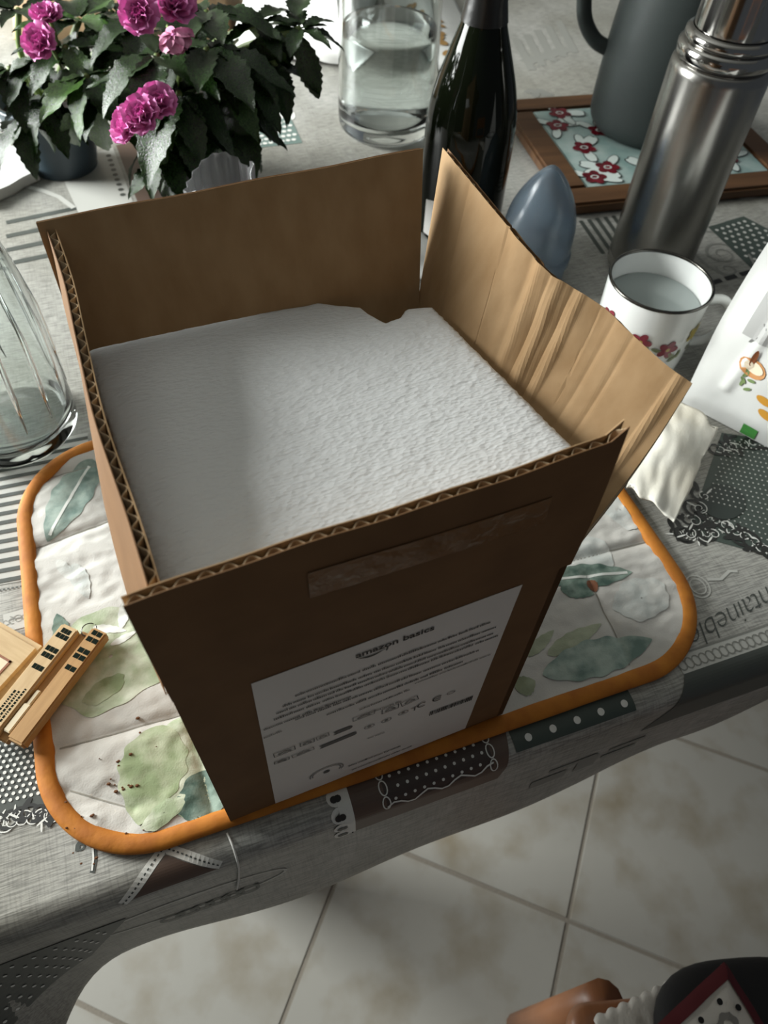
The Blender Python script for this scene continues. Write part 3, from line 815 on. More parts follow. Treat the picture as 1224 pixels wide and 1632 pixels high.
# ---- the label with its print
m_label = mat('label_paper', srgb(236, 231, 224), 0.5, c2=srgb(226, 221, 213), nscale=12, bump=(22, 0.25, 0.004))
m_ink = mat('label_ink_black', srgb(30, 29, 28), 0.55)
m_ink2 = mat('label_ink_grey', srgb(84, 82, 80), 0.55)
m_ink3 = mat('label_ink_faint', srgb(132, 128, 124), 0.55)
l00, l10, l11, l01 = [Vector(fz(*q)) for q in ((440, 1284), (741, 1160), (832, 931), (400, 1089))]
l00.y = max(l00.y, 0.0012); l10.y = max(l10.y, 0.0012)
lab = mesh('label', *sheet(lambda a, b: (lambda q: Vv(q.x, -0.0004 - 0.0002 * fbm(q.x * 60, q.y * 60), q.y))((l00.lerp(l10, a)).lerp(l01.lerp(l11, a), b)), 30, 36, 0.00015), m_label, box)
lab['label'] = 'white shipping label with printed text'
def ink(name, geo, m, y=-0.0008): return mesh(name, [Vv(x, y, z) for x, z in geo[0]], geo[1], m, lab)
def ink_line(p, q, h, words, m, seed, name='text_line'):
    a, b = Vector(fz(*p)), Vector(fz(*q)); d = b - a; L = d.length; t = d / L; n = Vector((-t.y, t.x)); rnd = random.Random(seed); x = 0; parts = []
    mean = L / words
    while x < L - 0.0008:
        w = min(mean * rnd.uniform(0.5, 1.25), L - x)
        # a word is a run of tiny letter strokes
        k = 0
        while k < w * 0.86:
            lw = rnd.uniform(0.00045, 0.0008); hh = h * rnd.choice((0.62, 0.62, 0.62, 1.0))
            o = a + t * (x + k)
            parts.append(([tuple(o), tuple(o + t * lw), tuple(o + t * lw + n * hh), tuple(o + n * hh)], [(0, 1, 2, 3)])); k += lw + 0.00022
        x += w
    ink(name, join(*parts), m)
# heading
a, b = Vector(fz(566, 1047)), Vector(fz(691, 1001)); d = b - a
gv, gf = text_geo('amazon basics', 1.0, 0.0, 1.0, 0.022); wmax = max(v[0] for v in gv); k = d.length / wmax; t = d / d.length; n = Vector((-t.y, t.x))
ink('heading_lettering', ([tuple(a + t * (x * k) + n * (y * k)) for x, y in gv], gf), m_ink)
sm_ = [a + t * (x * k * wmax) + n * (-0.0010 - 0.0022 * math.sin(math.pi * (x - 0.03) / 0.34)) for x in [0.03 + 0.34 * i / 14 for i in range(15)]]
ink('smile_arrow', join(ribbon([tuple(p) for p in sm_], [0.0004 + 0.0009 * math.sin(math.pi * min(i / 13, 1)) for i in range(15)]), ribbon([tuple(sm_[-1] + n * 0.0008 + t * 0.0008), tuple(sm_[-1] + t * 0.0012), tuple(sm_[-1] - n * 0.0022 + t * 0.0006)], 0.0007)), m_ink)
# paragraph
for i, (p, q, w) in enumerate([((470, 1108), (782, 990), 16), ((450, 1125), (790, 998), 17), ((440, 1136), (786, 1008), 18), ((436, 1146), (792, 1012), 18), ((470, 1146), (760, 1036), 15), ((520, 1138), (740, 1052), 10)]):
    ink_line(p, q, 0.0022, w, m_ink2, 40 + i)
ink_line((420, 1162), (560, 1108), 0.0019, 6, m_ink2, 60)
ink_line((572, 1130), (654, 1097), 0.0017, 4, m_ink2, 61)
for i, (p, q, w, m) in enumerate([((420, 1175), (450, 1163), 2, m_ink3), ((660, 1088), (780, 1042), 6, m_ink3), ((575, 1140), (640, 1116), 3, m_ink3)]): ink_line(p, q, 0.0016, w, m, 70 + i)
# pictograms: two arrow pills, boxed marks, round marks
def pill(p, q, h, m, name='arrow_pill'):
    a, b = Vector(fz(*p)), Vector(fz(*q)); t = (b - a).normalized(); n = Vector((-t.y, t.x)); pts = [a + n * h / 2 + t * h * 0.5, a, a - n * h / 2 + t * h * 0.5]
    pts = [a - n * h / 2, a + t * h * 0.4, a + n * h / 2]
    pts = pts[::-1] + [b + (t * math.sin(x) - n * math.cos(x)) * h / 2 for x in [math.pi * k / 8 for k in range(9)]]
    ink(name, ([tuple(p_) for p_ in pts], [tuple(range(len(pts)))]), m)
pill((530, 1168), (555, 1158), 0.0042, m_ink2); pill((508, 1190), (562, 1168), 0.0042, m_ink2)
def frame_mark(p, q, h, m, fill=True, name='boxed_mark'):
    a, b = Vector(fz(*p)), Vector(fz(*q)); t = (b - a).normalized(); n = Vector((-t.y, t.x)); L = (b - a).length
    cs = [a, b, b + n * h, a + n * h, a]
    g = [ribbon([tuple(cs[i]), tuple(cs[i + 1])], 0.0005) for i in range(4)]
    if fill:
        g.append(ribbon([tuple(a + t * L * 0.2 + n * h * 0.3), tuple(a + t * L * 0.5 + n * h * 0.75), tuple(a + t * L * 0.8 + n * h * 0.3)], 0.0008)); g.append(ribbon([tuple(a + t * L * 0.2 + n * h * 0.2), tuple(a + t * L * 0.85 + n * h * 0.2)], 0.0006))
    ink(name, join(*g), m)
frame_mark((437, 1205), (470, 1192), 0.0050, m_ink2); frame_mark((478, 1188), (500, 1180), 0.0045, m_ink2); frame_mark((505, 1178), (524, 1170), 0.0046, m_ink3)
frame_mark((437, 1216), (460, 1208), 0.0032, m_ink2); frame_mark((466, 1206), (500, 1192), 0.0036, m_ink3)
frame_mark((562, 1148), (596, 1135), 0.0046, m_ink3); frame_mark((608, 1136), (634, 1126), 0.0056, m_ink2); frame_mark((640, 1124), (666, 1112), 0.0056, m_ink2)
for c in ((588, 1156), (615, 1146), (642, 1134)):
    x, z = fz(*c); ink('round_mark', join(ring(x, z, 0.0030, 0.0024, 0.0005, 18), disc(x, z, 0.0012, 8)), m_ink3)
def cmark(c, r, m):
    x, z = fz(*c); ink('letter_mark', ribbon([(x + r * math.cos(math.radians(q)), z + r * math.sin(math.radians(q))) for q in range(50, 311, 20)], r * 0.32), m)
cmark((672, 1121), 0.0026, m_ink); cmark((697, 1111), 0.0028, m_ink)
x, z = fz(699, 1110); ink('letter_mark', ribbon([(x - 0.0024, z), (x + 0.0012, z)], 0.0008), m_ink)
x, z = fz(718, 1102); ink('letter_mark', ring(x, z, 0.0026, 0.0018, 0.0006, 14), m_ink3)
x, z = fz(660, 1128); ink('letter_mark', join(ribbon([(x - 0.0022, z + 0.002), (x + 0.0022, z + 0.0024)], 0.0007), ribbon([(x, z + 0.002), (x, z - 0.002)], 0.0008)), m_ink2)
# barcode
a, b = Vector(fz(683, 1139)), Vector(fz(750, 1114)); t = (b - a).normalized(); n = Vector((-t.y, t.x)); rnd = random.Random(12); x = 0; parts = []
while x < (b - a).length:
    w = rnd.choice((0.0004, 0.0006, 0.0009)); o = a + t * x
    parts.append(([tuple(o), tuple(o + t * w), tuple(o + t * w + n * 0.0058), tuple(o + n * 0.0058)], [(0, 1, 2, 3)])); x += w + rnd.choice((0.0003, 0.0005))
ink('barcode', join(*parts), m_ink)
ink_line((555, 1220), (640, 1187), 0.0018, 5, m_ink2, 81); ink_line((560, 1226), (655, 1188), 0.0018, 6, m_ink3, 82); ink_line((585, 1176), (612, 1166), 0.0016, 2, m_ink3, 83)
x, z = fz(520, 1228)
for r_ in (0.010, 0.0085): ink('round_emblem', ribbon([(x + r_ * math.cos(math.radians(q)), z + r_ * 0.8 * math.sin(math.radians(q))) for q in range(-30, 200, 15)], 0.0007), m_ink3)
ink('round_emblem', disc(x, z, 0.002, 10), m_ink2)

# ================================================================== FOAM BLOCK
def foam_material():
    m = mat('white_packing_foam', srgb(212, 213, 213), 0.38, spec=0.4, sss=0.45)
    m.node_tree.nodes['Principled BSDF'].inputs['Subsurface Scale'].default_value = 1.3
    nt = m.node_tree; b = nt.nodes['Principled BSDF']; tc = nt.nodes.new('ShaderNodeTexCoord')
    v = nt.nodes.new('ShaderNodeTexVoronoi'); v.inputs['Scale'].default_value = 520
    n2 = nt.nodes.new('ShaderNodeTexNoise'); n2.inputs['Scale'].default_value = 230; n2.inputs['Detail'].default_value = 4
    mp = nt.nodes.new('ShaderNodeMapping'); mp.inputs['Scale'].default_value = (0.6, 1.3, 1); mp.inputs['Rotation'].default_value = (0, 0, 0.25)
    nt.links.new(tc.outputs['Object'], mp.inputs[0])
    for x in (v, n2): nt.links.new(mp.outputs[0], x.inputs['Vector'])
    ad = nt.nodes.new('ShaderNodeMath'); ad.operation = 'MULTIPLY_ADD'; ad.inputs[1].default_value = 0.5
    nt.links.new(v.outputs['Distance'], ad.inputs[0]); nt.links.new(n2.outputs[0], ad.inputs[2])
    bp = nt.nodes.new('ShaderNodeBump'); bp.inputs['Strength'].default_value = 0.8; bp.inputs['Distance'].default_value = 0.0011
    nt.links.new(ad.outputs[0], bp.inputs['Height']); nt.links.new(bp.outputs[0], b.inputs['Normal'])
    return m
m_foam = foam_material()
def foam_plane(u, n): return 0.2135 + (0.150 - n) * 0.115 - BZ
def foam_pt(px, py):
    z = 0.22
    for _ in range(12):
        q = BP(px, py, z); z = foam_plane(q.x, q.y) + BZ
    return BP(px, py, z)
back = [foam_pt(*p) for p in ((133, 551), (205, 531), (300, 514), (400, 496), (480, 484), (505, 478), (530, 482), (572, 486), (585, 497), (612, 511), (638, 502), (648, 488), (690, 485))]
bs = [(p.x, p.y) for p in back]
u_bl, u_br = bs[0][0], bs[-1][0]
fr_l, fr_r = foam_pt(247, 925), foam_pt(942, 697)
def edge_line(p, q, n): t = (n - p.y) / (q.y - p.y); return lerp(p.x, q.x, t)
NF = 0.0075
fu_l, fu_r = edge_line(back[0], fr_l, NF) + 0.001, min(edge_line(back[-1], fr_r, NF), BW + 0.009)
def back_n(a):
    u = lerp(u_bl, u_br, a)
    for i in range(len(bs) - 1):
        if u <= bs[i + 1][0] + 1e-9: return u, lerp(bs[i][1], bs[i + 1][1], (u - bs[i][0]) / max(bs[i + 1][0] - bs[i][0], 1e-6))
    return bs[-1]
def foam_top(a, b):
    ub, nb = back_n(a); uf = lerp(fu_l, fu_r, a)
    u, n = lerp(uf, ub, b), lerp(NF, nb, b)
    e = min(a, 1 - a, b, 1 - b)
    z = foam_plane(u, n) - 0.0022 * math.exp(-e / 0.012) + 0.0003 * fbm(u * 55, n * 120, 2) + 0.00025 * fbm(u * 230, n * 300, 7)
    if e < 1e-6:
        u += 0.0006 * fbm(u * 400, n * 400, 1); n += 0.0006 * fbm(u * 400, n * 400, 4)
    return Vv(u, n, z)
NA, NB = 120, 100
tv_, tf_ = grid(foam_top, NA, NB)
rim_ = [i for i in range(NA + 1)] + [j * (NA + 1) + NA for j in range(1, NB + 1)] + [NB * (NA + 1) + i for i in range(NA - 1, -1, -1)] + [j * (NA + 1) for j in range(NB - 1, 0, -1)]
o0 = len(tv_); lo = []
cx_, cy_ = BW / 2, BD / 2
for r in rim_:
    p = tv_[r]; lo.append(Vv(min(max(p.x, 0.006), BW - 0.006), min(max(p.y, 0.006), BD - 0.006), 0.150))
o1 = o0 + len(lo)
bot = [Vv(p.x, p.y, 0.006) for p in lo]
V = tv_ + lo + bot; Fc = list(tf_); R_ = len(rim_)
for k in range(R_):
    l = (k + 1) % R_
    Fc.append((rim_[k], o0 + k, o0 + l, rim_[l])); Fc.append((o0 + k, o1 + k, o1 + l, o0 + l))
Fc.append(tuple(o1 + k for k in range(R_))[::-1])
foam = mesh('foam_block', [Vector(v) + Vector((0, 0, 0)) for v in V], Fc, m_foam, None, True)
foam.location = b_org; foam.rotation_euler.z = BA
tag(foam, 'white packing foam block filling the open cardboard box', 'foam')

# ================================================================== GLASS AND BOTTLES
m_glass = mat('clear_glass', (0.93, 0.97, 0.96), 0.02, trans=1.0, ior=1.47)
m_water = mat('still_water', (0.96, 0.98, 0.98), 0.0, trans=1.0, ior=1.33)
m_dglass = mat('dark_green_glass', srgb(12, 16, 8), 0.05, spec=0.25)
def at(o, x, y, z=0.0): o.location = (x, y, z); return o

# wine bottle behind the box
wine = empty('wine_bottle', (0.0955, 0.715, 0.0005)); tag(wine, 'dark green glass wine bottle standing behind the cardboard box', 'bottle')
prof = [(0.0, 0.012), (0.022, 0.004), (0.036, 0.0), (0.042, 0.004), (0.043, 0.012)] + [(0.043, z) for z in (0.04, 0.08, 0.108)] + \
       smooth_profile([(0.043, 0.112), (0.0415, 0.130), (0.036, 0.155), (0.027, 0.182), (0.0195, 0.205), (0.0165, 0.225), (0.0158, 0.245)], 6)
mesh('body', *lathe(prof + [(0.0156, 0.262), (0.0, 0.262)], 56), m_dglass, wine, True)
m_foil = mat('black_neck_foil', srgb(18, 18, 17), 0.32, spec=0.5, bump=(60, 0.3, 0.002))
mesh('neck_foil', *lathe([(0.0205, 0.2045), (0.0178, 0.219), (0.0166, 0.235), (0.0163, 0.262), (0.0175, 0.266), (0.0175, 0.278), (0.016, 0.282), (0.0155, 0.295), (0.0, 0.2955)], 40), m_foil, wine, True)
m_wlabel = mat('bottle_label_paper', srgb(240, 239, 236), 0.6)
V, Fc = grid(lambda a, b: Vector((0.0435 * math.cos(lerp(-2.62, -1.3, a)), 0.0435 * math.sin(lerp(-2.62, -1.3, a)), lerp(0.016, 0.052 + 0.006 * math.sin(math.pi * a), b))), 24, 6)
mesh('bottle_label', V, Fc, m_wlabel, wine, True)

# clear carafe with water (back, middle)
carafe = empty('glass_carafe', (0.020, 0.945, 0.0008)); tag(carafe, 'wide clear glass carafe of water standing behind the box', 'carafe')
outer = smooth_profile([(0.0, 0.0), (0.045, 0.0), (0.056, 0.004), (0.0595, 0.016), (0.0595, 0.05), (0.0575, 0.12), (0.0545, 0.19), (0.050, 0.24), (0.040, 0.275), (0.034, 0.30), (0.036, 0.32)], 5)
inner = [(max(r - 0.0035, 0), z) for r, z in smooth_profile([(0.0, 0.012), (0.045, 0.013), (0.055, 0.02), (0.0592, 0.034), (0.0592, 0.05), (0.0575, 0.12), (0.0545, 0.19), (0.050, 0.24), (0.040, 0.275), (0.034, 0.30), (0.036, 0.3195)], 5)]
mesh('glass', *lathe(outer + inner[::-1], 56), m_glass, carafe, True)
wp = [(max(r - 0.0005, 0), z + 0.0003) for r, z in inner if z < 0.115]
mesh('water', *lathe(wp + [(wp[-1][0], 0.116), (0.0, 0.116)], 56), m_water, carafe, True)
m_lemon = mat('pale_yellow_peel', srgb(206, 200, 160), 0.6, c2=srgb(226, 224, 208), nscale=80)

# large bottle at the left edge
lbot = empty('glass_bottle', (-0.282, 0.418, 0.0008)); tag(lbot, 'large clear empty glass bottle at the left edge of the table', 'bottle')
outer = smooth_profile([(0.0, 0.006), (0.020, 0.004), (0.040, 0.0), (0.047, 0.004), (0.049, 0.014), (0.049, 0.06), (0.0485, 0.11), (0.045, 0.15), (0.034, 0.19), (0.022, 0.22), (0.0165, 0.25), (0.016, 0.29)], 5)
inner = smooth_profile([(0.0, 0.016), (0.020, 0.014), (0.038, 0.012), (0.0435, 0.018), (0.0455, 0.03), (0.0458, 0.06), (0.0452, 0.11), (0.0418, 0.15), (0.031, 0.19), (0.0195, 0.22), (0.014, 0.25), (0.0135, 0.29)], 5)
mesh('glass', *lathe(outer + inner[::-1], 56), m_glass, lbot, True)
rg = []
for k in range(14):
    a = 2 * math.pi * k / 14
    rg.append(tube([(0.0492 * math.cos(a), 0.0492 * math.sin(a), 0.035), (0.0493 * math.cos(a + 0.05), 0.0493 * math.sin(a + 0.05), 0.07), (0.0487 * math.cos(a + 0.09), 0.0487 * math.sin(a + 0.09), 0.105), (0.0455 * math.cos(a + 0.12), 0.0455 * math.sin(a + 0.12), 0.145)], [0.0004, 0.0022, 0.0022, 0.0004], 8))
mesh('moulded_ribs', *join(*rg), m_glass, lbot, True)

# ================================================================== THERMOS, JUG, TRIVET
m_steel = mat('brushed_steel', srgb(150, 148, 144), 0.26, metal=1.0, bump=(220, 0.05, 0.0006, (1, 1, 0.03)))
m_steel_d = mat('polished_steel', srgb(165, 163, 160), 0.14, metal=1.0)
th = empty('steel_thermos', (0.293, 0.672, 0.0008)); tag(th, 'tall brushed stainless steel thermos flask behind the enamel mug', 'thermos')
mesh('body', *lathe([(0, 0.001), (0.036, 0.0), (0.0405, 0.002), (0.0418, 0.008), (0.0418, 0.10), (0.0418, 0.190), (0.0412, 0.1955), (0.039, 0.198), (0.034, 0.1995), (0, 0.1995)], 64), m_steel, th, True)
mesh('neck_ring', *lathe([(0.034, 0.1985), (0.0385, 0.199), (0.0405, 0.202), (0.0405, 0.209), (0.038, 0.2115), (0.036, 0.212)], 64), m_steel_d, th, True)
mesh('neck_ring', *lathe([(0.034, 0.2115), (0.037, 0.2125), (0.038, 0.215), (0.0375, 0.2185), (0.035, 0.2205), (0.033, 0.221)], 64), m_steel_d, th, True)
mesh('cap', *lathe(smooth_profile([(0.031, 0.219), (0.0325, 0.222), (0.0325, 0.24), (0.0318, 0.262), (0.028, 0.272), (0.0, 0.276)], 5), 64), m_steel_d, th, True)
mesh('base_ring', *lathe([(0.0421, 0.004), (0.0424, 0.006), (0.0424, 0.012), (0.0419, 0.014)], 64), m_steel_d, th, True)

# trivet
m_tw = mat('trivet_wood', srgb(98, 68, 42), 0.55, c2=srgb(78, 52, 30), nscale=8, nstretch=(1, 9, 1), bump=(40, 0.2, 0.001))
m_tt = mat('trivet_tile_glaze', srgb(134, 160, 156), 0.2, c2=srgb(172, 188, 184), nscale=26, ndetail=5)
m_tr = mat('trivet_glaze_red', srgb(112, 22, 34), 0.15, c2=srgb(78, 14, 24), nscale=60)
m_tk = mat('trivet_glaze_outline', srgb(30, 34, 34), 0.2)
m_tlw = mat('trivet_glaze_white', srgb(206, 216, 212), 0.15)
tr_c = P(905, 346, 0.0)
tra = math.radians(13)
trv = empty('trivet', (tr_c.x, tr_c.y, 0.0006), tra); tag(trv, 'wooden trivet with red and teal flowered tile under the grey jug', 'trivet')
TRX, TRY, TRH, BRD = 0.30, 0.25, 0.014, 0.034
for x0, x1, y0, y1 in ((0, TRX, 0, BRD), (0, TRX, TRY - BRD, TRY), (0, BRD, BRD, TRY - BRD), (TRX - BRD, TRX, BRD, TRY - BRD)):
    mesh('frame_rail', *boxgeo(x0, x1, y0, y1, 0.0, TRH, 0.003), m_tw, trv)
tile_ = mesh('tile', *boxgeo(BRD, TRX - BRD, BRD, TRY - BRD, 0.0, TRH - 0.002, 0.001), m_tt, trv)
zt = TRH - 0.0012
TZ = [0.0]
def tprint(name, geo, m, z):
    TZ[0] += 0.000002; return mesh(name, [Vv(x, y, z + TZ[0]) for x, y in geo[0]], geo[1], m, tile_)
rnd = random.Random(31)
flo = [(0.052, 0.175), (0.064, 0.118), (0.074, 0.070), (0.050, 0.052), (0.125, 0.060), (0.175, 0.085), (0.10, 0.155), (0.16, 0.16), (0.23, 0.07), (0.235, 0.15), (0.066, 0.205), (0.20, 0.20)]
for fx, fy in flo:
    for k in range(5):
        a = rnd.uniform(0, 6.28); tprint('leaf_glaze', disc(fx + 0.020 * math.cos(a), fy + 0.020 * math.sin(a), 0.014, 12, 0.0065, a), m_tk, zt); tprint('leaf_glaze', disc(fx + 0.020 * math.cos(a), fy + 0.020 * math.sin(a), 0.0125, 12, 0.0055, a), m_tlw, zt + 0.0002)
    for k in range(5):
        a = 1.2566 * k + fx * 50; tprint('petal_glaze', disc(fx + 0.0075 * math.cos(a), fy + 0.0075 * math.sin(a), 0.0075, 12, 0.006, a), m_tr, zt + 0.0004)
    tprint('flower_eye', ring(fx, fy, 0.005, 0.004, 0.0014, 12), m_tlw, zt + 0.0006)

# grey thermal jug standing on it
m_jug = mat('matte_grey_plastic', srgb(54, 60, 59), 0.5, spec=0.35)
jug = empty('thermal_jug', (0.343, 0.945, TRH + 0.0012)); tag(jug, 'dark grey plastic thermal jug standing on the flowered trivet', 'jug')
mesh('body', *lathe(smooth_profile([(0.0, 0.001), (0.055, 0.0), (0.064, 0.003), (0.0695, 0.012), (0.071, 0.03), (0.070, 0.08), (0.067, 0.13), (0.0615, 0.18), (0.054, 0.225), (0.048, 0.25), (0.0, 0.252)], 6), 64), m_jug, jug, True)
ha = math.radians(168)
hp = [(0.066, 0.080), (0.085, 0.088), (0.102, 0.110), (0.108, 0.145), (0.103, 0.185), (0.085, 0.215), (0.055, 0.225)]
hs = smooth_profile(hp, 6)
mesh('handle', *tube([(r * math.cos(ha), r * math.sin(ha), z) for r, z in hs], 0.0085, 12), m_jug, jug, True)
mesh('lid', *lathe(smooth_profile([(0.049, 0.2505), (0.050, 0.256), (0.046, 0.268), (0.030, 0.276), (0.0, 0.278)], 5), 48), m_jug, jug, True)

# ================================================================== BLUE DOME, MUG
m_blue = mat('translucent_blue_plastic', srgb(182, 198, 212), 0.22, trans=0.85, ior=1.35, spec=0.4)
dome = empty('pointed_plastic_cover', (0.1655, 0.648, 0.0008)); tag(dome, 'translucent blue pointed plastic cover between wine bottle and thermos', 'cover')
mesh('shell', *lathe(smooth_profile([(0.031, 0.0), (0.0335, 0.004), (0.0345, 0.03), (0.0345, 0.048), (0.0335, 0.062), (0.029, 0.078), (0.020, 0.095), (0.010, 0.108), (0.0035, 0.1135), (0.0, 0.1145)], 6) +
     smooth_profile([(0.0, 0.1115), (0.008, 0.106), (0.018, 0.093), (0.027, 0.077), (0.0315, 0.061), (0.0325, 0.048), (0.0325, 0.03), (0.0315, 0.005), (0.0290, 0.001)], 6), 48, True), m_blue, dome, True)
mesh('grip_band', *lathe([(0.0346, 0.020), (0.0362, 0.0215), (0.0362, 0.030), (0.0346, 0.0315)], 48), m_blue, dome, True)

m_enamel = mat('white_enamel', srgb(228, 230, 228), 0.16, spec=0.6)
m_rim = mat('dark_steel_rim', srgb(92, 90, 86), 0.22, metal=1.0)
m_milk = mat('cloudy_grey_water', srgb(150, 158, 156), 0.10)
MUGX, MUGY = 0.2495, 0.5325
mug = empty('enamel_mug', (MUGX, MUGY, 0.0008)); tag(mug, 'white enamel mug with steel rim and flower print, full of cloudy water', 'mug')
mesh('cup', *lathe(smooth_profile([(0.0, 0.002), (0.036, 0.0), (0.0395, 0.003), (0.0412, 0.012), (0.0425, 0.04), (0.0435, 0.076), (0.0438, 0.0795)], 6) +
     smooth_profile([(0.0424, 0.0795), (0.0420, 0.07), (0.0410, 0.04), (0.0395, 0.012), (0.036, 0.004), (0.0, 0.004)], 6), 64), m_enamel, mug, True)
mesh('rim', *lathe([(0.0431 + 0.0014 * math.cos(a), 0.0797 + 0.0014 * math.sin(a)) for a in [2 * math.pi * k / 10 for k in range(10)]], 64, True), m_rim, mug, True)
ma = math.radians(-8)
hp = smooth_profile([(0.0425, 0.066), (0.056, 0.068), (0.066, 0.058), (0.067, 0.042), (0.058, 0.026), (0.0415, 0.020)], 6)
mesh('handle', *tube([(r * math.cos(ma), r * math.sin(ma), z) for r, z in hp], 0.0042, 10), m_enamel, mug, True)
liq = at(mesh('cloudy_water', *lathe([(0.0, 0.0048), (0.0352, 0.0048), (0.0389, 0.0125), (0.0404, 0.040), (0.0408, 0.0585), (0.0, 0.0585)], 48), m_milk, None, False), MUGX, MUGY, 0.0008)
tag(liq, 'cloudy grey water filling the enamel mug', 'water')
m_fr = mat('mug_print_red', srgb(128, 44, 58), 0.3); m_fg = mat('mug_print_green', srgb(122, 130, 96), 0.3); m_fy = mat('mug_print_gold', srgb(178, 160, 84), 0.3)
def mug_print(ang, z, rx, ry, m, rot=0.0, n=12, shape='disc'):
    g = disc(0, 0, rx, n, ry, rot) if shape == 'disc' else ring(0, 0, rx, ry, rx * 0.4, 16, rot)
    V = []
    for x, y in g[0]:
        zz = z + y; r = 0.0412 + (zz - 0.012) * 0.0023 / 0.064 + 0.0011; a = ang + x / 0.042
        V.append((r * math.cos(a), r * math.sin(a), zz))
    mesh('flower_print', V, g[1], m, mug)
for a0, z0 in ((-1.95, 0.046), (-1.35, 0.040), (-2.75, 0.052), (-0.75, 0.05), (-2.35, 0.03)):
    for k in range(5): mug_print(a0 + 0.13 * math.cos(k * 1.2566), z0 + 0.0055 * math.sin(k * 1.2566), 0.0042, 0.0032, m_fr if a0 != -0.75 else m_fy, k * 1.2566)
    for k in range(4): mug_print(a0 + random.uniform(-0.4, 0.4), z0 - 0.012 + random.uniform(-0.006, 0.006), 0.0045, 0.0018, m_fg, random.uniform(0, 3))
    mug_print(a0, z0, 0.002, 0.002, m_fy)

# ================================================================== WHITE PACKAGE (right) AND NAPKIN
m_pack = mat('white_coated_paper', srgb(206, 207, 204), 0.45, bump=(14, 0.3, 0.01))
p_l, p_r = P(1086, 642, 0), P(1230, 718, 0)
pd = (p_r - p_l).normalized(); pn = Vector((-pd.y, pd.x, 0))        # pn points away from the camera
PKW, PKD, PKH = 0.16, 0.075, 0.19
pack = empty('paper_package', (p_l.x, p_l.y, 0.0008), math.atan2(pd.y, pd.x)); tag(pack, 'white paper food package with printed mushrooms at the right edge', 'package')
def pk(a, b):           # closed tube of paper, pinched flat at the top
    z = PKH * b; k = min(max((b - 0.35) / 0.65, 0), 1); k = k * k * (3 - 2 * k)
    lean = 0.030 * b
    dep = lerp(PKD, 0.003, k)
    per_ = 2 * (PKW + PKD); s = a * per_
    if s < PKW: x, y = s, 0.0
    elif s < PKW + PKD: x, y = PKW, (s - PKW) / PKD * dep
    elif s < 2 * PKW + PKD: x, y = PKW - (s - PKW - PKD), dep
    else: x, y = 0.0, dep * (1 - (s - 2 * PKW - PKD) / PKD)
    y += (PKD - dep) / 2 + lean
    x += -0.004 * math.sin(math.pi * b) * (1 if x < PKW / 2 else -1)
    e = math.sin(math.pi * min(1, max(0, x / PKW)))
    y += (-0.010 * e * math.sin(math.pi * min(b * 1.1, 1)) if s < PKW else 0.0)
    fold = 0.0025 * fbm(x * 28, z * 22, 3.0) + 0.0022 * math.exp(-((x - 0.030 - 0.12 * (z - 0.06)) / 0.004) ** 2) * (1 if z > 0.03 else 0)
    return Vector((x, y - fold * (1 if b > 0.02 else 0), z))
V, Fc = grid(pk, 160, 60)
mesh('paper', V, Fc, m_pack, pack, True)
m_mush = mat('print_mushroom_tan', srgb(190, 130, 78), 0.5, c2=srgb(206, 156, 106), nscale=120); m_mst = mat('print_mushroom_stem', srgb(140, 84, 52), 0.5); m_msw = mat('print_mushroom_cream', srgb(228, 214, 190), 0.5)
m_pg = mat('print_herb_green', srgb(112, 132, 84), 0.5); m_pp = mat('print_patch_grey', srgb(164, 164, 162), 0.5); m_pt = mat('print_text_grey', srgb(110, 110, 108), 0.5); m_py = mat('print_gold', srgb(196, 142, 52), 0.5); m_pge = mat('print_green_block', srgb(70, 140, 66), 0.5)
def pk_front(x, z):     # front surface of the package
    return pk(max(min(x, PKW), 0) / (2 * (PKW + PKD)), z / PKH)
def pk_fit(px, py):     # photographed point -> (x, z) on the package front
    best = None
    o = Vector((p_l.x, p_l.y, 0.0008)); v = (ROT @ Vector((px - 612, -(py - 816), -F_PX))).normalized()
    for i in range(0, 33):
        for j in range(0, 39):
            x, z = PKW * i / 32, PKH * j / 38; q = pk_front(x, z); w = o + pd * q.x + pn * q.y + Vector((0, 0, q.z)) - EYE
            e = w.cross(v).length
            if best is None or e < best[0]: best = (e, x, z)
    return best[1], best[2]
def pprint(name, geo, m, lift=0.0006):
    return mesh(name, [pk_front(x, z) + Vector((0, -lift, lift * 0.3)) for x, z in geo[0]], geo[1], m, pack)
cx, cz = pk_fit(1205, 585)
def ell(cx, cz, rx, rz, rot=0.0, n=14):
    V = [(cx, cz)]; Fc = []
    for k in range(n):
        a = 2 * math.pi * k / n; x, y = rx * math.cos(a), rz * math.sin(a); V.append((cx + x * math.cos(rot) - y * math.sin(rot), cz + x * math.sin(rot) + y * math.cos(rot)))
    return V, [(0, 1 + k, 1 + (k + 1) % n) for k in range(n)]
pprint('mushroom_print', ell(cx, cz, 0.012, 0.0075, -0.2), m_mush); pprint('mushroom_print', ell(cx + 0.001, cz + 0.001, 0.0085, 0.0045, -0.2), m_msw, 0.0010); pprint('mushroom_print', ell(cx - 0.002, cz + 0.008, 0.0022, 0.0075), m_mst, 0.0012)
hx, hz = pk_fit(1188, 600)
for k in range(6): pprint('herb_print', ell(hx + 0.004 * math.cos(k * 2.1), hz + 0.006 * (k - 3) / 2.2, 0.0034, 0.0014, 0.6 + k * 0.9), m_pg, 0.0008)
gx, gz = pk_fit(1216, 640); pprint('nut_print', ell(gx, gz, 0.007, 0.0034, -0.2), m_py); pprint('nut_print', ell(gx + 0.006, gz - 0.011, 0.007, 0.0036, -0.3), m_py)
ex_, ez_ = pk_fit(1224, 500)
pprint('grey_patch', grid(lambda i, j: (ex_ - 0.010 + 0.03 * i, ez_ - 0.020 + 0.055 * j), 10, 12), m_pp)
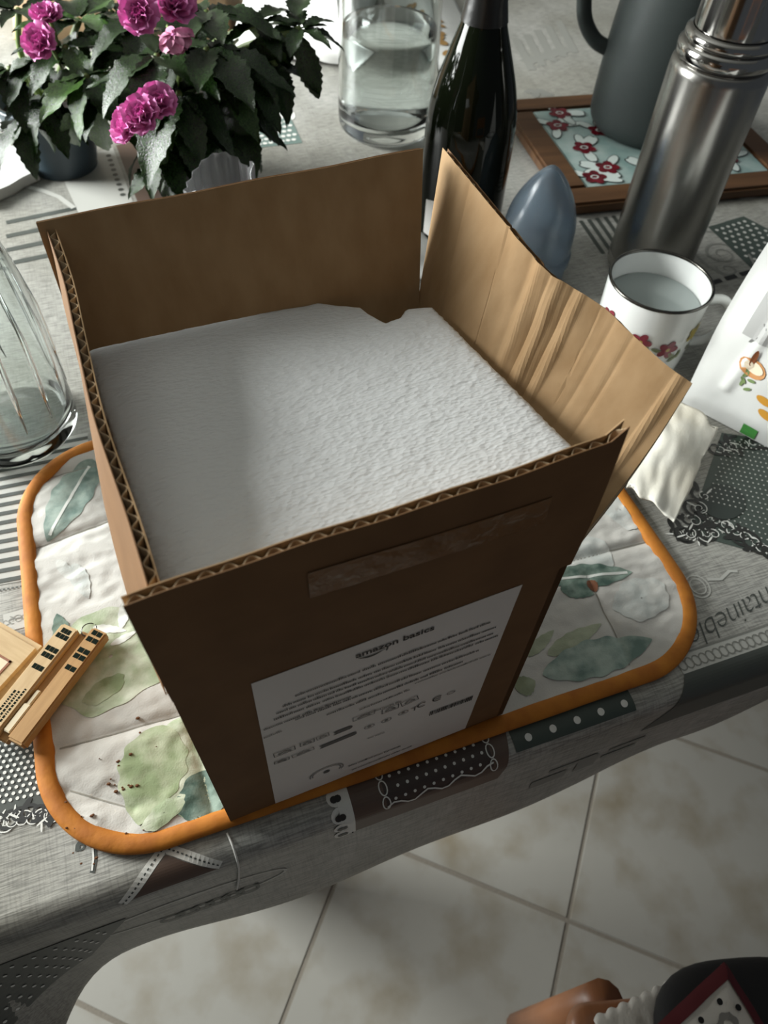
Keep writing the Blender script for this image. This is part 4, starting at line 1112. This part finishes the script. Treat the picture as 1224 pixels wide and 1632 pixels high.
tx_, tz_ = pk_fit(1200, 545)
pprint('text_mark', join(ell(tx_, tz_, 0.001, 0.004, -0.6), ell(tx_ + 0.003, tz_ + 0.012, 0.003, 0.001, -0.6)), m_pt)
qx, qz = pk_fit(1195, 690)
pprint('green_block', grid(lambda i, j: (qx - 0.006 + 0.013 * i, max(qz - 0.004, 0.001) + 0.010 * j), 6, 4), m_pge)

m_nap = mat('white_paper_napkin', srgb(226, 224, 214), 0.9, c2=srgb(218, 212, 196), nscale=18, bump=(500, 0.25, 0.0006))
n0 = P(1066, 846, 0); n1 = P(992, 790, 0); n2 = P(1030, 640, 0); n3 = P(1132, 702, 0)
nap_c = (n0 + n1 + n2 + n3) / 4
def nap(a, b):
    p = (n0.lerp(n1, a)).lerp(n3.lerp(n2, a), b) - nap_c
    e = min(a, 1 - a, b, 1 - b)
    rag = 0.006 * fbm(a * 5 + 3, b * 5, 8) * (1 if e < 0.02 else 0)
    z = 0.006 + 0.013 * math.sin(math.pi * min(1, max(0, (a + 0.15) / 1.3))) * (0.4 + 0.6 * b) + 0.005 * fbm(a * 2.2, b * 2.6, 1) + 0.0012 * fbm(a * 6, b * 6, 6)
    return Vector((p.x + rag, p.y + rag, max(z, 0.0024) + 0.002))
napkin = at(mesh('paper_napkin', *sheet(nap, 50, 60, 0.0014), m_nap, None, True), nap_c.x, nap_c.y, 0.0005); tag(napkin, 'crumpled white paper napkin right of the cardboard box', 'napkin')

# ================================================================== KRAFT STRIPS (left edge)
m_card = mat('light_kraft_card', srgb(206, 178, 134), 0.6, c2=srgb(192, 162, 118), nscale=40, nstretch=(1, 8, 1)); m_cardd = mat('brown_kraft_card', srgb(184, 144, 92), 0.6, c2=srgb(170, 130, 80), nscale=40, nstretch=(1, 8, 1))
m_stamp = mat('stamp_dark_green', srgb(18, 28, 21), 0.9, spec=0.1); m_steel_w = mat('pale_tongue_card', srgb(222, 208, 178), 0.5)
k0, k1 = P(18, 1178, 0.006), P(140, 1020, 0.006); kd = (k1 - k0); KL = kd.length; kang = math.atan2(kd.y, kd.x)
ks = empty('kraft_card_strip', (k0.x, k0.y, 0.0088), kang); tag(ks, 'folded kraft card strip with dark bar marks lying across the placemat binding', 'card strip')
# two bars with a groove between them; x along the strip, +y to the left of it
KH = 0.0085
mesh('bar', *boxgeo(-0.006, KL, 0.0035, 0.0165, 0.0, KH, 0.0012), m_card, ks)
mesh('bar', *boxgeo(-0.002, KL + 0.006, -0.0145, -0.0030, 0.0, KH, 0.0012), m_cardd, ks)
mesh('groove', *boxgeo(-0.004, KL + 0.002, -0.0032, 0.0037, 0.0, KH * 0.45, 0.0005), m_cardd, ks)
mesh('tongue', *join(boxgeo(0.001, 0.020, -0.0022, 0.0024, KH * 0.45, KH * 0.9, 0.0006), boxgeo(0.018, 0.030, -0.0012, 0.0016, KH * 0.45, KH * 0.8, 0.0005)), m_steel_w, ks)
def stamp(x, y, w, h): mesh('bar_mark', *boxgeo(x, x + w, y, y + h, KH - 0.0002, KH + 0.0001), m_stamp, ks)
for x, y0, y1 in ((KL - 0.006, 0.0065, 0.0135), (KL - 0.010, 0.0055, 0.0145), (KL - 0.020, 0.0055, 0.0145), (KL - 0.0245, 0.0055, 0.0140), (KL - 0.0335, 0.0058, 0.0138)):
    n_ = 3
    for k in range(n_): stamp(x, lerp(y0, y1, k / n_), 0.0034, (y1 - y0) / n_ * 0.9)
for x, y0, y1 in ((KL + 0.001, -0.0125, -0.0050), (KL - 0.004, -0.0130, -0.0045), (KL - 0.0125, -0.0130, -0.0045), (KL - 0.017, -0.0130, -0.0045), (KL - 0.0255, -0.0125, -0.0050)):
    for k in range(2): stamp(x, lerp(y0, y1, k / 2), 0.0034, (y1 - y0) / 2 * 0.9)
rnd = random.Random(2); tparts = []
for r_ in range(3):
    x = 0.004
    while x < 0.026 - r_ * 0.002:
        w = rnd.uniform(0.0008, 0.002); tparts.append(boxgeo(x, x + w, 0.0062 + r_ * 0.0026, 0.0075 + r_ * 0.0026, KH - 0.0002, KH + 0.0001)); x += w + 0.0005
mesh('small_print', *join(*tparts), m_stamp, ks)
mesh('wire_loop', *tube([(KL + 0.004 + 0.0048 * math.cos(q), -0.0005 + 0.0048 * math.sin(q), KH * 0.6) for q in [6.0 * i / 18 for i in range(19)]], 0.0004, 6), m_rim, ks, True)
q0_, q1_ = P(-62, 1108, 0.0), P(22, 990, 0.0)
kp = empty('kraft_card_box', (q0_.x, q0_.y, 0.0012), math.radians(-28)); tag(kp, 'small pale kraft card box cut off by the left picture edge', 'card box')
mesh('body', *boxgeo(-0.020, 0.030, 0.0, 0.048, 0.0, 0.013, 0.004), m_card, kp, False)
mesh('slot', *join(boxgeo(0.006, 0.020, 0.012, 0.0135, 0.0128, 0.0134), boxgeo(0.0185, 0.020, 0.0135, 0.030, 0.0128, 0.0134), boxgeo(0.006, 0.020, 0.0285, 0.030, 0.0128, 0.0134)), m_mst, kp)
mesh('window_patch', *boxgeo(0.006, 0.0186, 0.0135, 0.0285, 0.0128, 0.0132), m_steel_w, kp)

# thread over the table edge
tpts = [edge_t(362, 1328), edge_t(372, 1350), edge_t(379, 1375), edge_t(380, 1395), edge_t(377, 1414)]
thp = smooth_profile([tuple(surf(s_, t_, 0.0012)) for s_, t_ in tpts], 6)
thr = in_table_axes(mesh('white_thread', *tube(thp, 0.0007, 6), mat('white_cotton_thread', srgb(228, 226, 220), 0.9), None, True)); tag(thr, 'loose white thread hanging over the table edge below the box', 'thread')

# ================================================================== FLOWERING PLANTS
m_leaf = mat('dark_green_leaf', srgb(34, 58, 20), 0.24, spec=0.5, c2=srgb(20, 38, 12), nscale=30, bump=(70, 0.35, 0.003))
m_leaf2 = mat('mid_green_leaf', srgb(66, 98, 40), 0.20, spec=1.0, c2=srgb(44, 72, 28), nscale=30, bump=(70, 0.35, 0.003))
m_stem = mat('pale_green_stem', srgb(104, 122, 66), 0.5)
m_petal = mat('pink_petal', srgb(238, 160, 212), 0.6, c2=srgb(224, 120, 188), nscale=60, sss=0.15)
m_petal2 = mat('faded_pink_petal', srgb(214, 160, 186), 0.55, c2=srgb(178, 84, 128), nscale=60)
m_soil = mat('potting_soil', srgb(36, 28, 22), 0.95, bump=(120, 0.8, 0.006))
def leaf_mesh(droop, fold, wid, seed):
    rnd = random.Random(seed)
    def fn(i, j):
        x = i; s = (j - 0.5) * 2
        w = wid * math.sin(math.pi * min(1, (0.04 + 0.96 * i)) ** 0.85) ** 0.8 * (1 - 0.12 * i)
        if abs(s) > 0.99: w *= 1 + 0.09 * (1 if int(i * 16) % 2 else -1)
        y = s * w
        z = fold * abs(y) - droop * x * x + 0.02 * math.sin(i * 14 + seed) * abs(s)
        return Vector((x * (1 - 0.25 * droop * x), y, z))
    V, Fc = grid(fn, 16, 4)
    me = bpy.data.meshes.new('leaf'); me.from_pydata([tuple(v) for v in V], [], Fc); me.polygons.foreach_set('use_smooth', [True] * len(Fc))
    return me
leaf_me = []
for m_ in (m_leaf, m_leaf2):
    for dr, fo, wd, sd in ((0.25, 0.35, 0.22, 1), (0.5, 0.3, 0.25, 2), (0.1, 0.45, 0.18, 3), (0.7, 0.25, 0.24, 4)):
        me = leaf_mesh(dr, fo, wd, sd); me.materials.append(m_); leaf_me.append(me)
def basis(x, up):
    x = Vector(x).normalized(); y = Vector(up).cross(x)
    if y.length < 1e-4: y = Vector((0, 1, 0)).cross(x)
    y.normalize(); z = x.cross(y); return Matrix((x, y, z)).transposed()
def put_leaf(root, base, d, L, kind, up=(0, 0, 1), wide=1.0):
    d = Vector(d)
    while base[2] + d.normalized().z * L * 0.9 - 0.55 * L < 0.004 and d.z < 1.5: d.z += 0.1
    o = bpy.data.objects.new('leaf', leaf_me[kind]); link(o, root)
    o.matrix_local = Matrix.Translation(base) @ basis(d, up).to_4x4() @ Matrix.Diagonal((L, L * wide, L, 1))
    return o
def petal_mesh(m):
    def fn(i, j):
        s = (j - 0.5) * 2; w = 0.50 * math.sin(math.pi * (0.10 + 0.72 * i)) ** 0.7
        return Vector((i, s * w, 0.30 * i * i - 0.12 * s * s + 0.05 * math.sin(7 * s + 5 * i)))
    V, Fc = grid(fn, 5, 4); me = bpy.data.meshes.new('petal'); me.from_pydata([tuple(v) for v in V], [], Fc); me.polygons.foreach_set('use_smooth', [True] * len(Fc)); me.materials.append(m); return me
pet_a, pet_b = petal_mesh(m_petal), petal_mesh(m_petal2)
def flower(root, c, face, size, me=pet_a, rings=((8, 1.0, 0.10), (8, 0.92, 0.42), (7, 0.78, 0.78), (6, 0.60, 1.08), (4, 0.42, 1.35))):
    """double rosette of overlapping petals; each petal a sub-part"""
    size *= 0.82
    fr = basis(Vector(face), (0.3, 0.2, 1))
    f = bpy.data.objects.new('flower', bpy.data.meshes.new('flower_heart')); link(f, root)
    V, Fc = lathe([(0.0, -0.12 * size), (0.16 * size, -0.02 * size), (0.12 * size, 0.10 * size), (0, 0.14 * size)], 10)
    f.data.from_pydata(V, [], Fc); f.data.materials.append(m_petal)
    # local z = facing direction
    rot = Matrix((fr.col[1], fr.col[2], fr.col[0])).transposed()
    f.matrix_local = Matrix.Translation(c) @ rot.to_4x4()
    for n, r, tilt in rings:
        off_ = random.uniform(0, 6.28)
        for k in range(n):
            a = off_ + 2 * math.pi * k / n + random.uniform(-0.12, 0.12); t = tilt + random.uniform(-0.1, 0.1)
            d = Vector((math.cos(a) * math.cos(t), math.sin(a) * math.cos(t), math.sin(t)))
            p = bpy.data.objects.new('petal', me); link(p, f)
            L = size * r * random.uniform(0.92, 1.05)
            p.matrix_local = Matrix.Translation(d * size * 0.06) @ basis(d, (0, 0, 1)).to_4x4() @ Matrix.Diagonal((L, L, L, 1))
    return f
def whorl(root, org, c, n, L, tilt, kinds, axis=(0, 0, 1), start=0.0, jit=0.25):
    ax = Vector(axis).normalized(); fr = basis(ax, (0, 1, 0.1))
    for k in range(n):
        a = start + 2 * math.pi * k / n + random.uniform(-jit, jit); t = tilt + random.uniform(-0.25, 0.25)
        d = fr.col[1] * math.cos(a) * math.cos(t) + fr.col[2] * math.sin(a) * math.cos(t) + ax * math.sin(t)
        put_leaf(root, c - org + d * 0.004, d, 0.84 * L * random.uniform(0.8, 1.15), random.choice(kinds), ax)
def stem(root, org, p, q, r=0.003):
    m_ = (p + q) / 2 + Vector((random.uniform(-.01, .01), random.uniform(-.01, .01), 0.01))
    mesh('stem', *tube(smooth_profile([tuple(p - org), tuple(m_ - org), tuple(q - org)], 4), r, 6), m_stem, root, True)
def pot(root, r0, r1, h, m, rim=0.006):
    mesh('pot', *lathe(smooth_profile([(0.0, 0.001), (r0 * 0.9, 0.0), (r0, 0.004), (lerp(r0, r1, 0.5), h * 0.5), (r1, h * 0.9), (r1 + rim * 0.3, h)], 5) + [(r1 - 0.004, h), (r1 - 0.006, h * 0.8), (0, h * 0.8)], 40), m, root, True)
    mesh('soil', *lathe([(0, h * 0.83), (r1 - 0.005, h * 0.82), (r1 - 0.006, h * 0.79), (0, h * 0.79)], 32), m_soil, root)

# left plant in a blue-grey pot
m_bpot = mat('blue_grey_glaze', srgb(66, 80, 88), 0.35, c2=srgb(54, 66, 74), nscale=20)
oa = Vector((-0.348, 0.828, 0.0008))
pa_ = empty('flowering_plant', oa); tag(pa_, 'pink-flowering leafy plant in a blue-grey pot at the top left', 'potted plant', 'pink-flowering pot plants')
pot(pa_, 0.036, 0.052, 0.075, m_bpot)
top = oa + Vector((0, 0, 0.065))
for px, py, z, n, L, tilt, kinds in [(138, 122, 0.150, 6, 0.075, -0.15, (0, 1, 4, 5)), (126, 32, 0.170, 6, 0.075, 0.1, (0, 1, 2, 4)), (30, 15, 0.175, 8, 0.060, 0.2, (2, 2, 0)), (15, 110, 0.140, 6, 0.060, -0.1, (0, 1)),
        (70, 160, 0.120, 6, 0.065, -0.4, (0, 1)), (200, 70, 0.155, 6, 0.080, -0.1, (0, 1)), (60, 95, 0.150, 6, 0.065, -0.2, (0, 1)), (170, 150, 0.135, 6, 0.060, -0.3, (0, 4, 1)), (105, 75, 0.160, 6, 0.060, 0.0, (0, 4)), (180, 20, 0.165, 6, 0.06, 0.1, (0, 4)), (40, 190, 0.105, 5, 0.055, -0.4, (0, 1))]:
    c = P(px, py, z); stem(pa_, oa, top, c); whorl(pa_, oa, c, n, L, tilt, kinds)
# leaves that show singly
def show_leaf(root, org, p0, z0, p1, z1, kind, wide=1.0):
    a, b = P(*p0, z0), P(*p1, z1); d = b - a; put_leaf(root, a - org, d, d.length, kind, (0, 0, 1) if abs(d.normalized().z) < 0.9 else (0, -1, 0.3), wide)
show_leaf(pa_, oa, (138, 125), 0.150, (106, 225), 0.105, 4, 1.15); show_leaf(pa_, oa, (150, 165), 0.130, (160, 268), 0.075, 5, 1.0)
show_leaf(pa_, oa, (122, 52), 0.160, (104, 108), 0.135, 4); show_leaf(pa_, oa, (128, 50), 0.162, (142, 110), 0.135, 6)
show_leaf(pa_, oa, (110, 180), 0.120, (112, 268), 0.065, 5, 0.6); show_leaf(pa_, oa, (134, 122), 0.152, (82, 150), 0.135, 1); show_leaf(pa_, oa, (90, 10), 0.17, (50, 8), 0.165, 4)
flower(pa_, P(66, 70, 0.188) - oa, (-0.1, -0.6, 0.75), 0.019); flower(pa_, P(76, 28, 0.190) - oa, (0.0, -0.1, 1.0), 0.017)
for p_ in ((66, 70), (76, 28)): stem(pa_, oa, P(100, 110, 0.140), P(*p_, 0.184), 0.0016)

# right plant in a black pot
m_kpot = mat('black_nursery_pot', srgb(26, 26, 25), 0.4)
ob = Vector((-0.205, 0.815, 0.0008))
pb_ = empty('flowering_plant', ob); tag(pb_, 'large pink-flowering dark-leaved plant in a black pot behind the box', 'potted plant', 'pink-flowering pot plants')
pot(pb_, 0.045, 0.060, 0.095, m_kpot)
top = ob + Vector((0, 0, 0.08))
for px, py, z, n, L, tilt, kinds in [(285, 150, 0.165, 7, 0.085, -0.2, (0, 1, 3)), (250, 90, 0.185, 7, 0.085, 0.0, (0, 1)), (330, 80, 0.190, 7, 0.085, -0.1, (0, 1)), (385, 105, 0.165, 7, 0.080, -0.35, (0, 1, 3)),
        (340, 190, 0.130, 7, 0.075, -0.4, (0, 1, 3)), (255, 235, 0.105, 6, 0.065, -0.4, (0, 1, 3)), (300, 245, 0.095, 6, 0.065, -0.5, (0, 1)), (412, 35, 0.190, 5, 0.055, 0.0, (0, 2)), (478, 46, 0.185, 7, 0.050, 0.0, (2, 2, 0)),
        (330, 20, 0.200, 6, 0.08, 0.0, (0, 1)), (220, 40, 0.185, 5, 0.07, 0.0, (0, 1)), (380, 190, 0.115, 6, 0.07, -0.4, (0, 1)), (300, 40, 0.16, 6, 0.08, -0.1, (0, 1)), (375, 75, 0.15, 6, 0.07, -0.2, (0, 1)), (290, 200, 0.140, 6, 0.065, -0.3, (0, 4, 1)), (235, 130, 0.165, 6, 0.065, -0.2, (0, 4)), (360, 140, 0.150, 6, 0.065, -0.3, (0, 1, 4)), (265, 260, 0.085, 5, 0.055, -0.3, (0, 5)), (345, 235, 0.09, 6, 0.06, -0.4, (0, 1)), (440, 100, 0.155, 5, 0.06, -0.4, (0, 1))]:
    c = P(px, py, z); stem(pb_, ob, top, c); whorl(pb_, ob, c, n, L, tilt, kinds)
show_leaf(pb_, ob, (318, 172), 0.150, (274, 176), 0.150, 4, 1.3); show_leaf(pb_, ob, (262, 195), 0.135, (240, 270), 0.085, 5, 1.0); show_leaf(pb_, ob, (275, 190), 0.135, (262, 225), 0.115, 5, 1.2)
show_leaf(pb_, ob, (480, 60), 0.180, (510, 175), 0.120, 0, 0.85); show_leaf(pb_, ob, (420, 60), 0.175, (432, 195), 0.105, 3, 1.4); show_leaf(pb_, ob, (455, 40), 0.18, (462, 110), 0.15, 1, 1.2); show_leaf(pb_, ob, (400, 90), 0.16, (395, 205), 0.1, 1, 1.3)
show_leaf(pb_, ob, (480, 46), 0.186, (525, 36), 0.188, 2, 0.7); show_leaf(pb_, ob, (480, 48), 0.186, (532, 74), 0.178, 2, 0.7); show_leaf(pb_, ob, (470, 25), 0.19, (485, -30), 0.2, 0)
show_leaf(pb_, ob, (285, 215), 0.11, (300, 290), 0.06, 5, 1.1); show_leaf(pb_, ob, (380, 215), 0.10, (430, 262), 0.06, 0, 0.9)
show_leaf(pb_, ob, (350, 195), 0.135, (345, 268), 0.085, 0, 1.2); show_leaf(pb_, ob, (385, 185), 0.130, (400, 258), 0.085, 1, 1.2); show_leaf(pb_, ob, (420, 170), 0.125, (440, 232), 0.09, 0, 1.1); show_leaf(pb_, ob, (310, 200), 0.135, (318, 272), 0.09, 1, 1.2)
stem(pb_, ob, P(318, 175, 0.150), P(335, 225, 0.110), 0.0014)
for p_, z_, fc, sz, me in (((204, 202), 0.172, (-0.6, -0.5, 0.6), 0.017, pet_a), ((228, 186), 0.180, (-0.2, -0.6, 0.8), 0.019, pet_a), ((252, 166), 0.184, (0.2, -0.4, 0.9), 0.018, pet_a), ((224, 22), 0.222, (-0.1, -0.8, 0.5), 0.019, pet_a), ((278, 10), 0.222, (0.3, -0.4, 0.8), 0.021, pet_a), ((277, 56), 0.208, (0.1, 0.2, -0.9), 0.017, pet_b)):
    flower(pb_, P(*p_, z_) - ob, fc, sz, me); stem(pb_, ob, P(p_[0] + 18, p_[1] + 10, z_ - 0.05), P(*p_, z_ - 0.004), 0.0015)

# ================================================================== THINGS FURTHER BACK
# fluted clear plastic cup peeping over the back flap
m_clearp = mat('crinkled_clear_plastic', (0.95, 0.96, 0.96), 0.05, trans=0.92, ior=1.45)
cc = P(348, 281, 0.140)
cup = at(mesh('plastic_cup', *lathe([(0.0, 0.0), (0.021, 0.0), (0.0225, 0.004), (0.028, 0.100), (0.0272, 0.100), (0.0218, 0.005), (0, 0.0015)], 72), m_clearp, None, True), cc.x, cc.y, 0.0008)
for v in cup.data.vertices:
    a = math.atan2(v.co.y, v.co.x); k = max(0, (v.co.z - 0.03) / 0.07); r = 1 + 0.055 * math.sin(18 * a) * k
    v.co.x *= r; v.co.y *= r; v.co.z += 0.016 * k * math.exp(-((a - 0.15) / 0.4) ** 2) - 0.006 * k * math.cos(a * 2)
cup.scale = (1.0, 1.0, 1.36)
tag(cup, 'crinkled fluted clear plastic cup just behind the back flap', 'cup')
# white napkin stack at the left edge
m_white = mat('white_paper', srgb(214, 214, 210), 0.7, c2=srgb(204, 204, 200), nscale=10)
w0, w1, w2, w3 = P(-30, 318, 0.012), P(58, 272, 0.012), P(32, 232, 0.012), P(-45, 240, 0.012)
wc_ = (w0 + w1 + w2 + w3) / 4
fold_n = at(mesh('folded_napkin', *sheet(lambda a, b: (lambda q: Vector((q.x, q.y, 0.012 + 0.0015 * fbm(a * 3, b * 3))))((w0.lerp(w1, a)).lerp(w3.lerp(w2, a), b) - wc_), 12, 12, 0.011), m_white, None), wc_.x, wc_.y, 0.0006); tag(fold_n, 'folded white napkin beside the blue-grey plant pot', 'napkin')
c_ = P(-12, 225, 0.0)
spoon = at(mesh('white_spoon', *sheet(lambda a, b: Vector((lerp(-0.016, 0.016, a) * (0.35 + 0.65 * math.sin(math.pi * min(1, 0.08 + 0.9 * b)) ** 0.7), lerp(0, 0.11, b), 0.018 + 0.012 * b + 0.006 * (2 * a - 1) ** 2)), 10, 20, 0.002), m_white, None, True), c_.x + 0.012, c_.y - 0.03, 0.0)
tag(spoon, 'white plastic spoon resting on the folded napkin', 'spoon')
# bright crumpled paper bag behind the plants
m_bag = mat('bright_white_bag', srgb(240, 240, 238), 0.6, bump=(10, 0.6, 0.02))
bg = P(492, 84, 0.0)
def bagf(a, b):
    x, y = lerp(-0.105, 0.055, a), lerp(-0.035, 0.30, b) - 0.03 * (a - 0.5)
    e = min(a, 1 - a, b, 1 - b) * 2
    return Vector((x + 0.05 * b, y, max(0.003, 0.004 + 0.095 * min(1, e * 4) ** 0.6 * (0.7 + 0.3 * b) + 0.010 * fbm(a * 5, b * 6, 2))))
bag = at(mesh('white_bag', *sheet(bagf, 50, 50, 0.0015), m_bag, None, True), bg.x, bg.y, 0.0025); tag(bag, 'bright white crumpled bag lying behind the dark plant', 'bag')
# tan bread bag
m_tan = mat('tan_paper', srgb(184, 156, 122), 0.7, c2=srgb(170, 142, 108), nscale=8, bump=(20, 0.4, 0.006))
tg = P(215, 40, 0.0)
def tanf(a, b):
    e = min(1, min(a, 1 - a) * 8) ** 0.5 * min(1, min(b, 1 - b) * 6) ** 0.5
    return Vector((lerp(-0.15, 0.15, a), lerp(-0.08, 0.10, b), 0.004 + 0.13 * e + 0.010 * fbm(a * 5, b * 4, 4)))
tan = at(mesh('bread_bag', *sheet(tanf, 40, 30, 0.002), m_tan, None, True), tg.x, tg.y, 0.002); tag(tan, 'tan paper bread bag seen through gaps in the dark foliage', 'bag')
# printed snack packet between carafe and wine bottle
m_gold = mat('print_gold_brown', srgb(150, 116, 66), 0.5); m_pgreen = mat('packet_print_green', srgb(96, 124, 72), 0.5); m_pred = mat('packet_print_red', srgb(98, 40, 36), 0.5)
sk = empty('snack_packet', P(712, 118, 0.0) + Vector((0, 0, 0.0008)), math.radians(8)); tag(sk, 'flat white packet with gold, green and red print behind the wine bottle', 'packet')
def skf(a, b): return Vector((lerp(-0.055, 0.06, a), lerp(0.0, 0.34, b), 0.006 + 0.012 * math.sin(math.pi * a) * math.sin(math.pi * b) ** 0.5))
mesh('packet', *sheet(skf, 20, 30, 0.004), m_pack, sk, True)
def skp(name, geo, m): mesh(name, [skf((x + 0.055) / 0.115, y / 0.34) + Vector((0, 0, 0.0012)) for x, y in geo[0]], geo[1], m, sk)
rnd = random.Random(6)
for k in range(16): skp('gold_print', ell(rnd.uniform(-0.022, 0.014), rnd.uniform(0.03, 0.19), rnd.uniform(0.004, 0.009), rnd.uniform(0.004, 0.012), rnd.uniform(0, 3)), m_gold)
skp('green_print', ell(-0.006, 0.27, 0.020, 0.030), m_pgreen); skp('red_print', ell(0.034, 0.28, 0.016, 0.030), m_pred)
# scrap of printed paper in the gap between the flaps
sc0 = P(662, 408, 0.0)
scrap = at(mesh('paper_scrap', *sheet(lambda a, b: Vector((lerp(-0.02, 0.03, a), lerp(-0.045, 0.02, b), 0.004 + 0.010 * b + 0.002 * fbm(a * 4, b * 5))), 12, 14, 0.001), m_pack, None, True), sc0.x, sc0.y, 0.001); tag(scrap, 'white paper scrap at the foot of the wine bottle', 'paper')

# ================================================================== CHAIR (bottom right)
m_cw = mat('chair_wood', srgb(146, 98, 66), 0.4, c2=srgb(126, 82, 54), nscale=6, nstretch=(10, 1, 1)); m_cb = mat('black_cushion_cloth', srgb(22, 22, 24), 0.8, bump=(300, 0.3, 0.001)); m_cwhite = mat('cushion_cover_white', srgb(206, 202, 194), 0.8, bump=(400, 0.3, 0.001)); m_burg = mat('burgundy_binding', srgb(84, 20, 28), 0.75); m_cgrey = mat('cover_print_grey', srgb(128, 126, 122), 0.8)
SZ = -0.30
ch0 = P(900, 1590, SZ); cha = math.radians(4)
chair = empty('chair', (ch0.x, ch0.y, FLOOR_Z), cha); tag(chair, 'wooden chair with a rounded seat at the bottom right corner', 'chair')
def slab(x0, x1, y0, y1, r, z0, z1):
    ol_ = rr_outline(x0, x1, y0, y1, r, 10); V, Fc = [], []; e = (z1 - z0) * 0.35; lv_ = [(0.0, z0 + e, 0), (e, z0, 1), (e, z1, 1), (0.0, z1 - e, 0)]
    lv_ = [(e, z0), (0.0, z0 + e), (0.0, z1 - e), (e * 0.3, z1 - e * 0.3), (e, z1)]; cx, cy = (x0 + x1) / 2, (y0 + y1) / 2
    for ins, z in lv_:
        for x, y in ol_: V.append((cx + (x - cx) * (1 - ins * 2 / (x1 - x0)), cy + (y - cy) * (1 - ins * 2 / (y1 - y0)), z))
    n = len(ol_)
    for i in range(len(lv_) - 1):
        for k in range(n): l = (k + 1) % n; Fc.append((i * n + k, i * n + l, (i + 1) * n + l, (i + 1) * n + k))
    Fc.append(tuple(range(n))[::-1]); Fc.append(tuple(range((len(lv_) - 1) * n, len(lv_) * n))); return V, Fc
sh = SZ - FLOOR_Z
mesh('seat', *slab(0.0, 0.42, -0.40, -0.004, 0.020, sh - 0.026, sh), m_cw, chair, True)
for x, y in ((0.04, -0.005), (0.38, -0.005), (0.04, -0.34), (0.38, -0.34)):
    mesh('leg', *tube([(x, y, 0), (x, y, sh - 0.026)], [0.014, 0.019], 12), m_cw, chair, True)
for x in (0.04, 0.38): mesh('back_post', *tube([(x, -0.355, sh), (x, -0.40, sh + 0.42)], 0.016, 10), m_cw, chair, True)
mesh('back_rail', *boxgeo(0.04, 0.38, -0.410, -0.385, sh + 0.32, sh + 0.42, 0.006), m_cw, chair)
mesh('back_rail', *boxgeo(0.04, 0.38, -0.392, -0.370, sh + 0.14, sh + 0.20, 0.006), m_cw, chair)
cu = P(1098, 1588, SZ + 0.03)
cush = empty('seat_cushion', (cu.x, cu.y, SZ + 0.0006), cha); tag(cush, 'black padded seat cushion on the wooden chair', 'cushion')
def pillow(hx, hy, h, ex=3.0):
    def fn(a, b):
        th_ = 2 * math.pi * a; ph = lerp(-math.pi / 2, math.pi / 2, b); c_, s_ = math.cos(th_), math.sin(th_); k = (abs(c_) ** ex + abs(s_) ** ex) ** (-1 / ex); r = math.cos(ph) ** 0.45
        return Vector((hx * c_ * k * r, hy * s_ * k * r, h / 2 + h / 2 * math.sin(ph)))
    return grid(fn, 48, 16)
V, Fc = pillow(0.085, 0.075, 0.045)
mesh('pad', [v + Vector((0.050, -0.050, 0)) for v in V], Fc, m_cb, cush, True)
# quilted cover with burgundy binding: a square lying cornerwise on top
cva = P(1165, 1532, SZ + 0.075); cvb = P(1050, 1640, SZ + 0.075); cvc = P(1232, 1640, SZ + 0.075)
ux = (cvb - cva); uy = (cvc - cva)
cov = empty('seat_cover', (cva.x, cva.y, SZ + 0.0475), 0.0); tag(cov, 'white seat cover with burgundy binding lying on the black cushion', 'seat cover')
ux = ux.normalized(); uy = uy.normalized(); CS = 0.19
def cv(a, b, lift=0.0):
    p = ux * (a * CS) + uy * (b * CS); e = min(a, b) * CS
    return Vector((p.x, p.y, 0.026 - 0.012 * math.exp(-e / 0.012) + 0.0015 * fbm(a * 9, b * 9) + lift))
mesh('cover_cloth', *sheet(lambda a, b: cv(a, b), 40, 40, 0.006), m_cwhite, cov, True)
def strip(name, e0, e1, m, lift, n=40, wav=0.0):
    V, Fc = [], []
    for side_ in (0, 1):
        g = grid(lambda i, j: (lambda e: cv(max(i, e / CS) if not side_ else e / CS, e / CS if not side_ else max(i, e / CS), lift))(lerp(e0, e1, j) + wav * abs(math.sin(i * 40))), n, 3); V, Fc = join((V, Fc), g)
    mesh(name, V, Fc, m, cov, True)
strip('binding', -0.001, 0.008, m_burg, 0.0022); strip('scallop_print', 0.019, 0.024, m_cgrey, 0.0012, 80, 0.004); strip('burgundy_band', 0.036, 0.042, m_burg, 0.0012); strip('burgundy_centre', 0.046, 0.075, m_burg, 0.0010)
for k in range(8):
    for sd_ in (0, 1):
        e, t_ = 0.0145, 0.025 + k * 0.022
        p = cv(t_ / CS, e / CS, 0.0018) if not sd_ else cv(e / CS, t_ / CS, 0.0018)
        g = disc(p.x, p.y, 0.0024, 10); mesh('dot_print', [(x, y, p.z + 0.0004) for x, y in g[0]], g[1], m_cb, cov)
lw = P(1040, 1600, SZ + 0.004)
def lacef(a, b): return Vector((lerp(-0.05, 0.03, a), lerp(-0.10, 0.004, b) + 0.003 * abs(math.sin(a * 22)), 0.004 + 0.002 * fbm(a * 5, b * 6)))
lace = at(mesh('lace_cloth', *sheet(lacef, 40, 20, 0.0015), m_cwhite, None, True), lw.x - 0.005, lw.y + 0.002, SZ + 0.002); lace.rotation_euler.z = math.radians(20); tag(lace, 'white lace-edged cloth on the chair beside the black cushion', 'cloth')
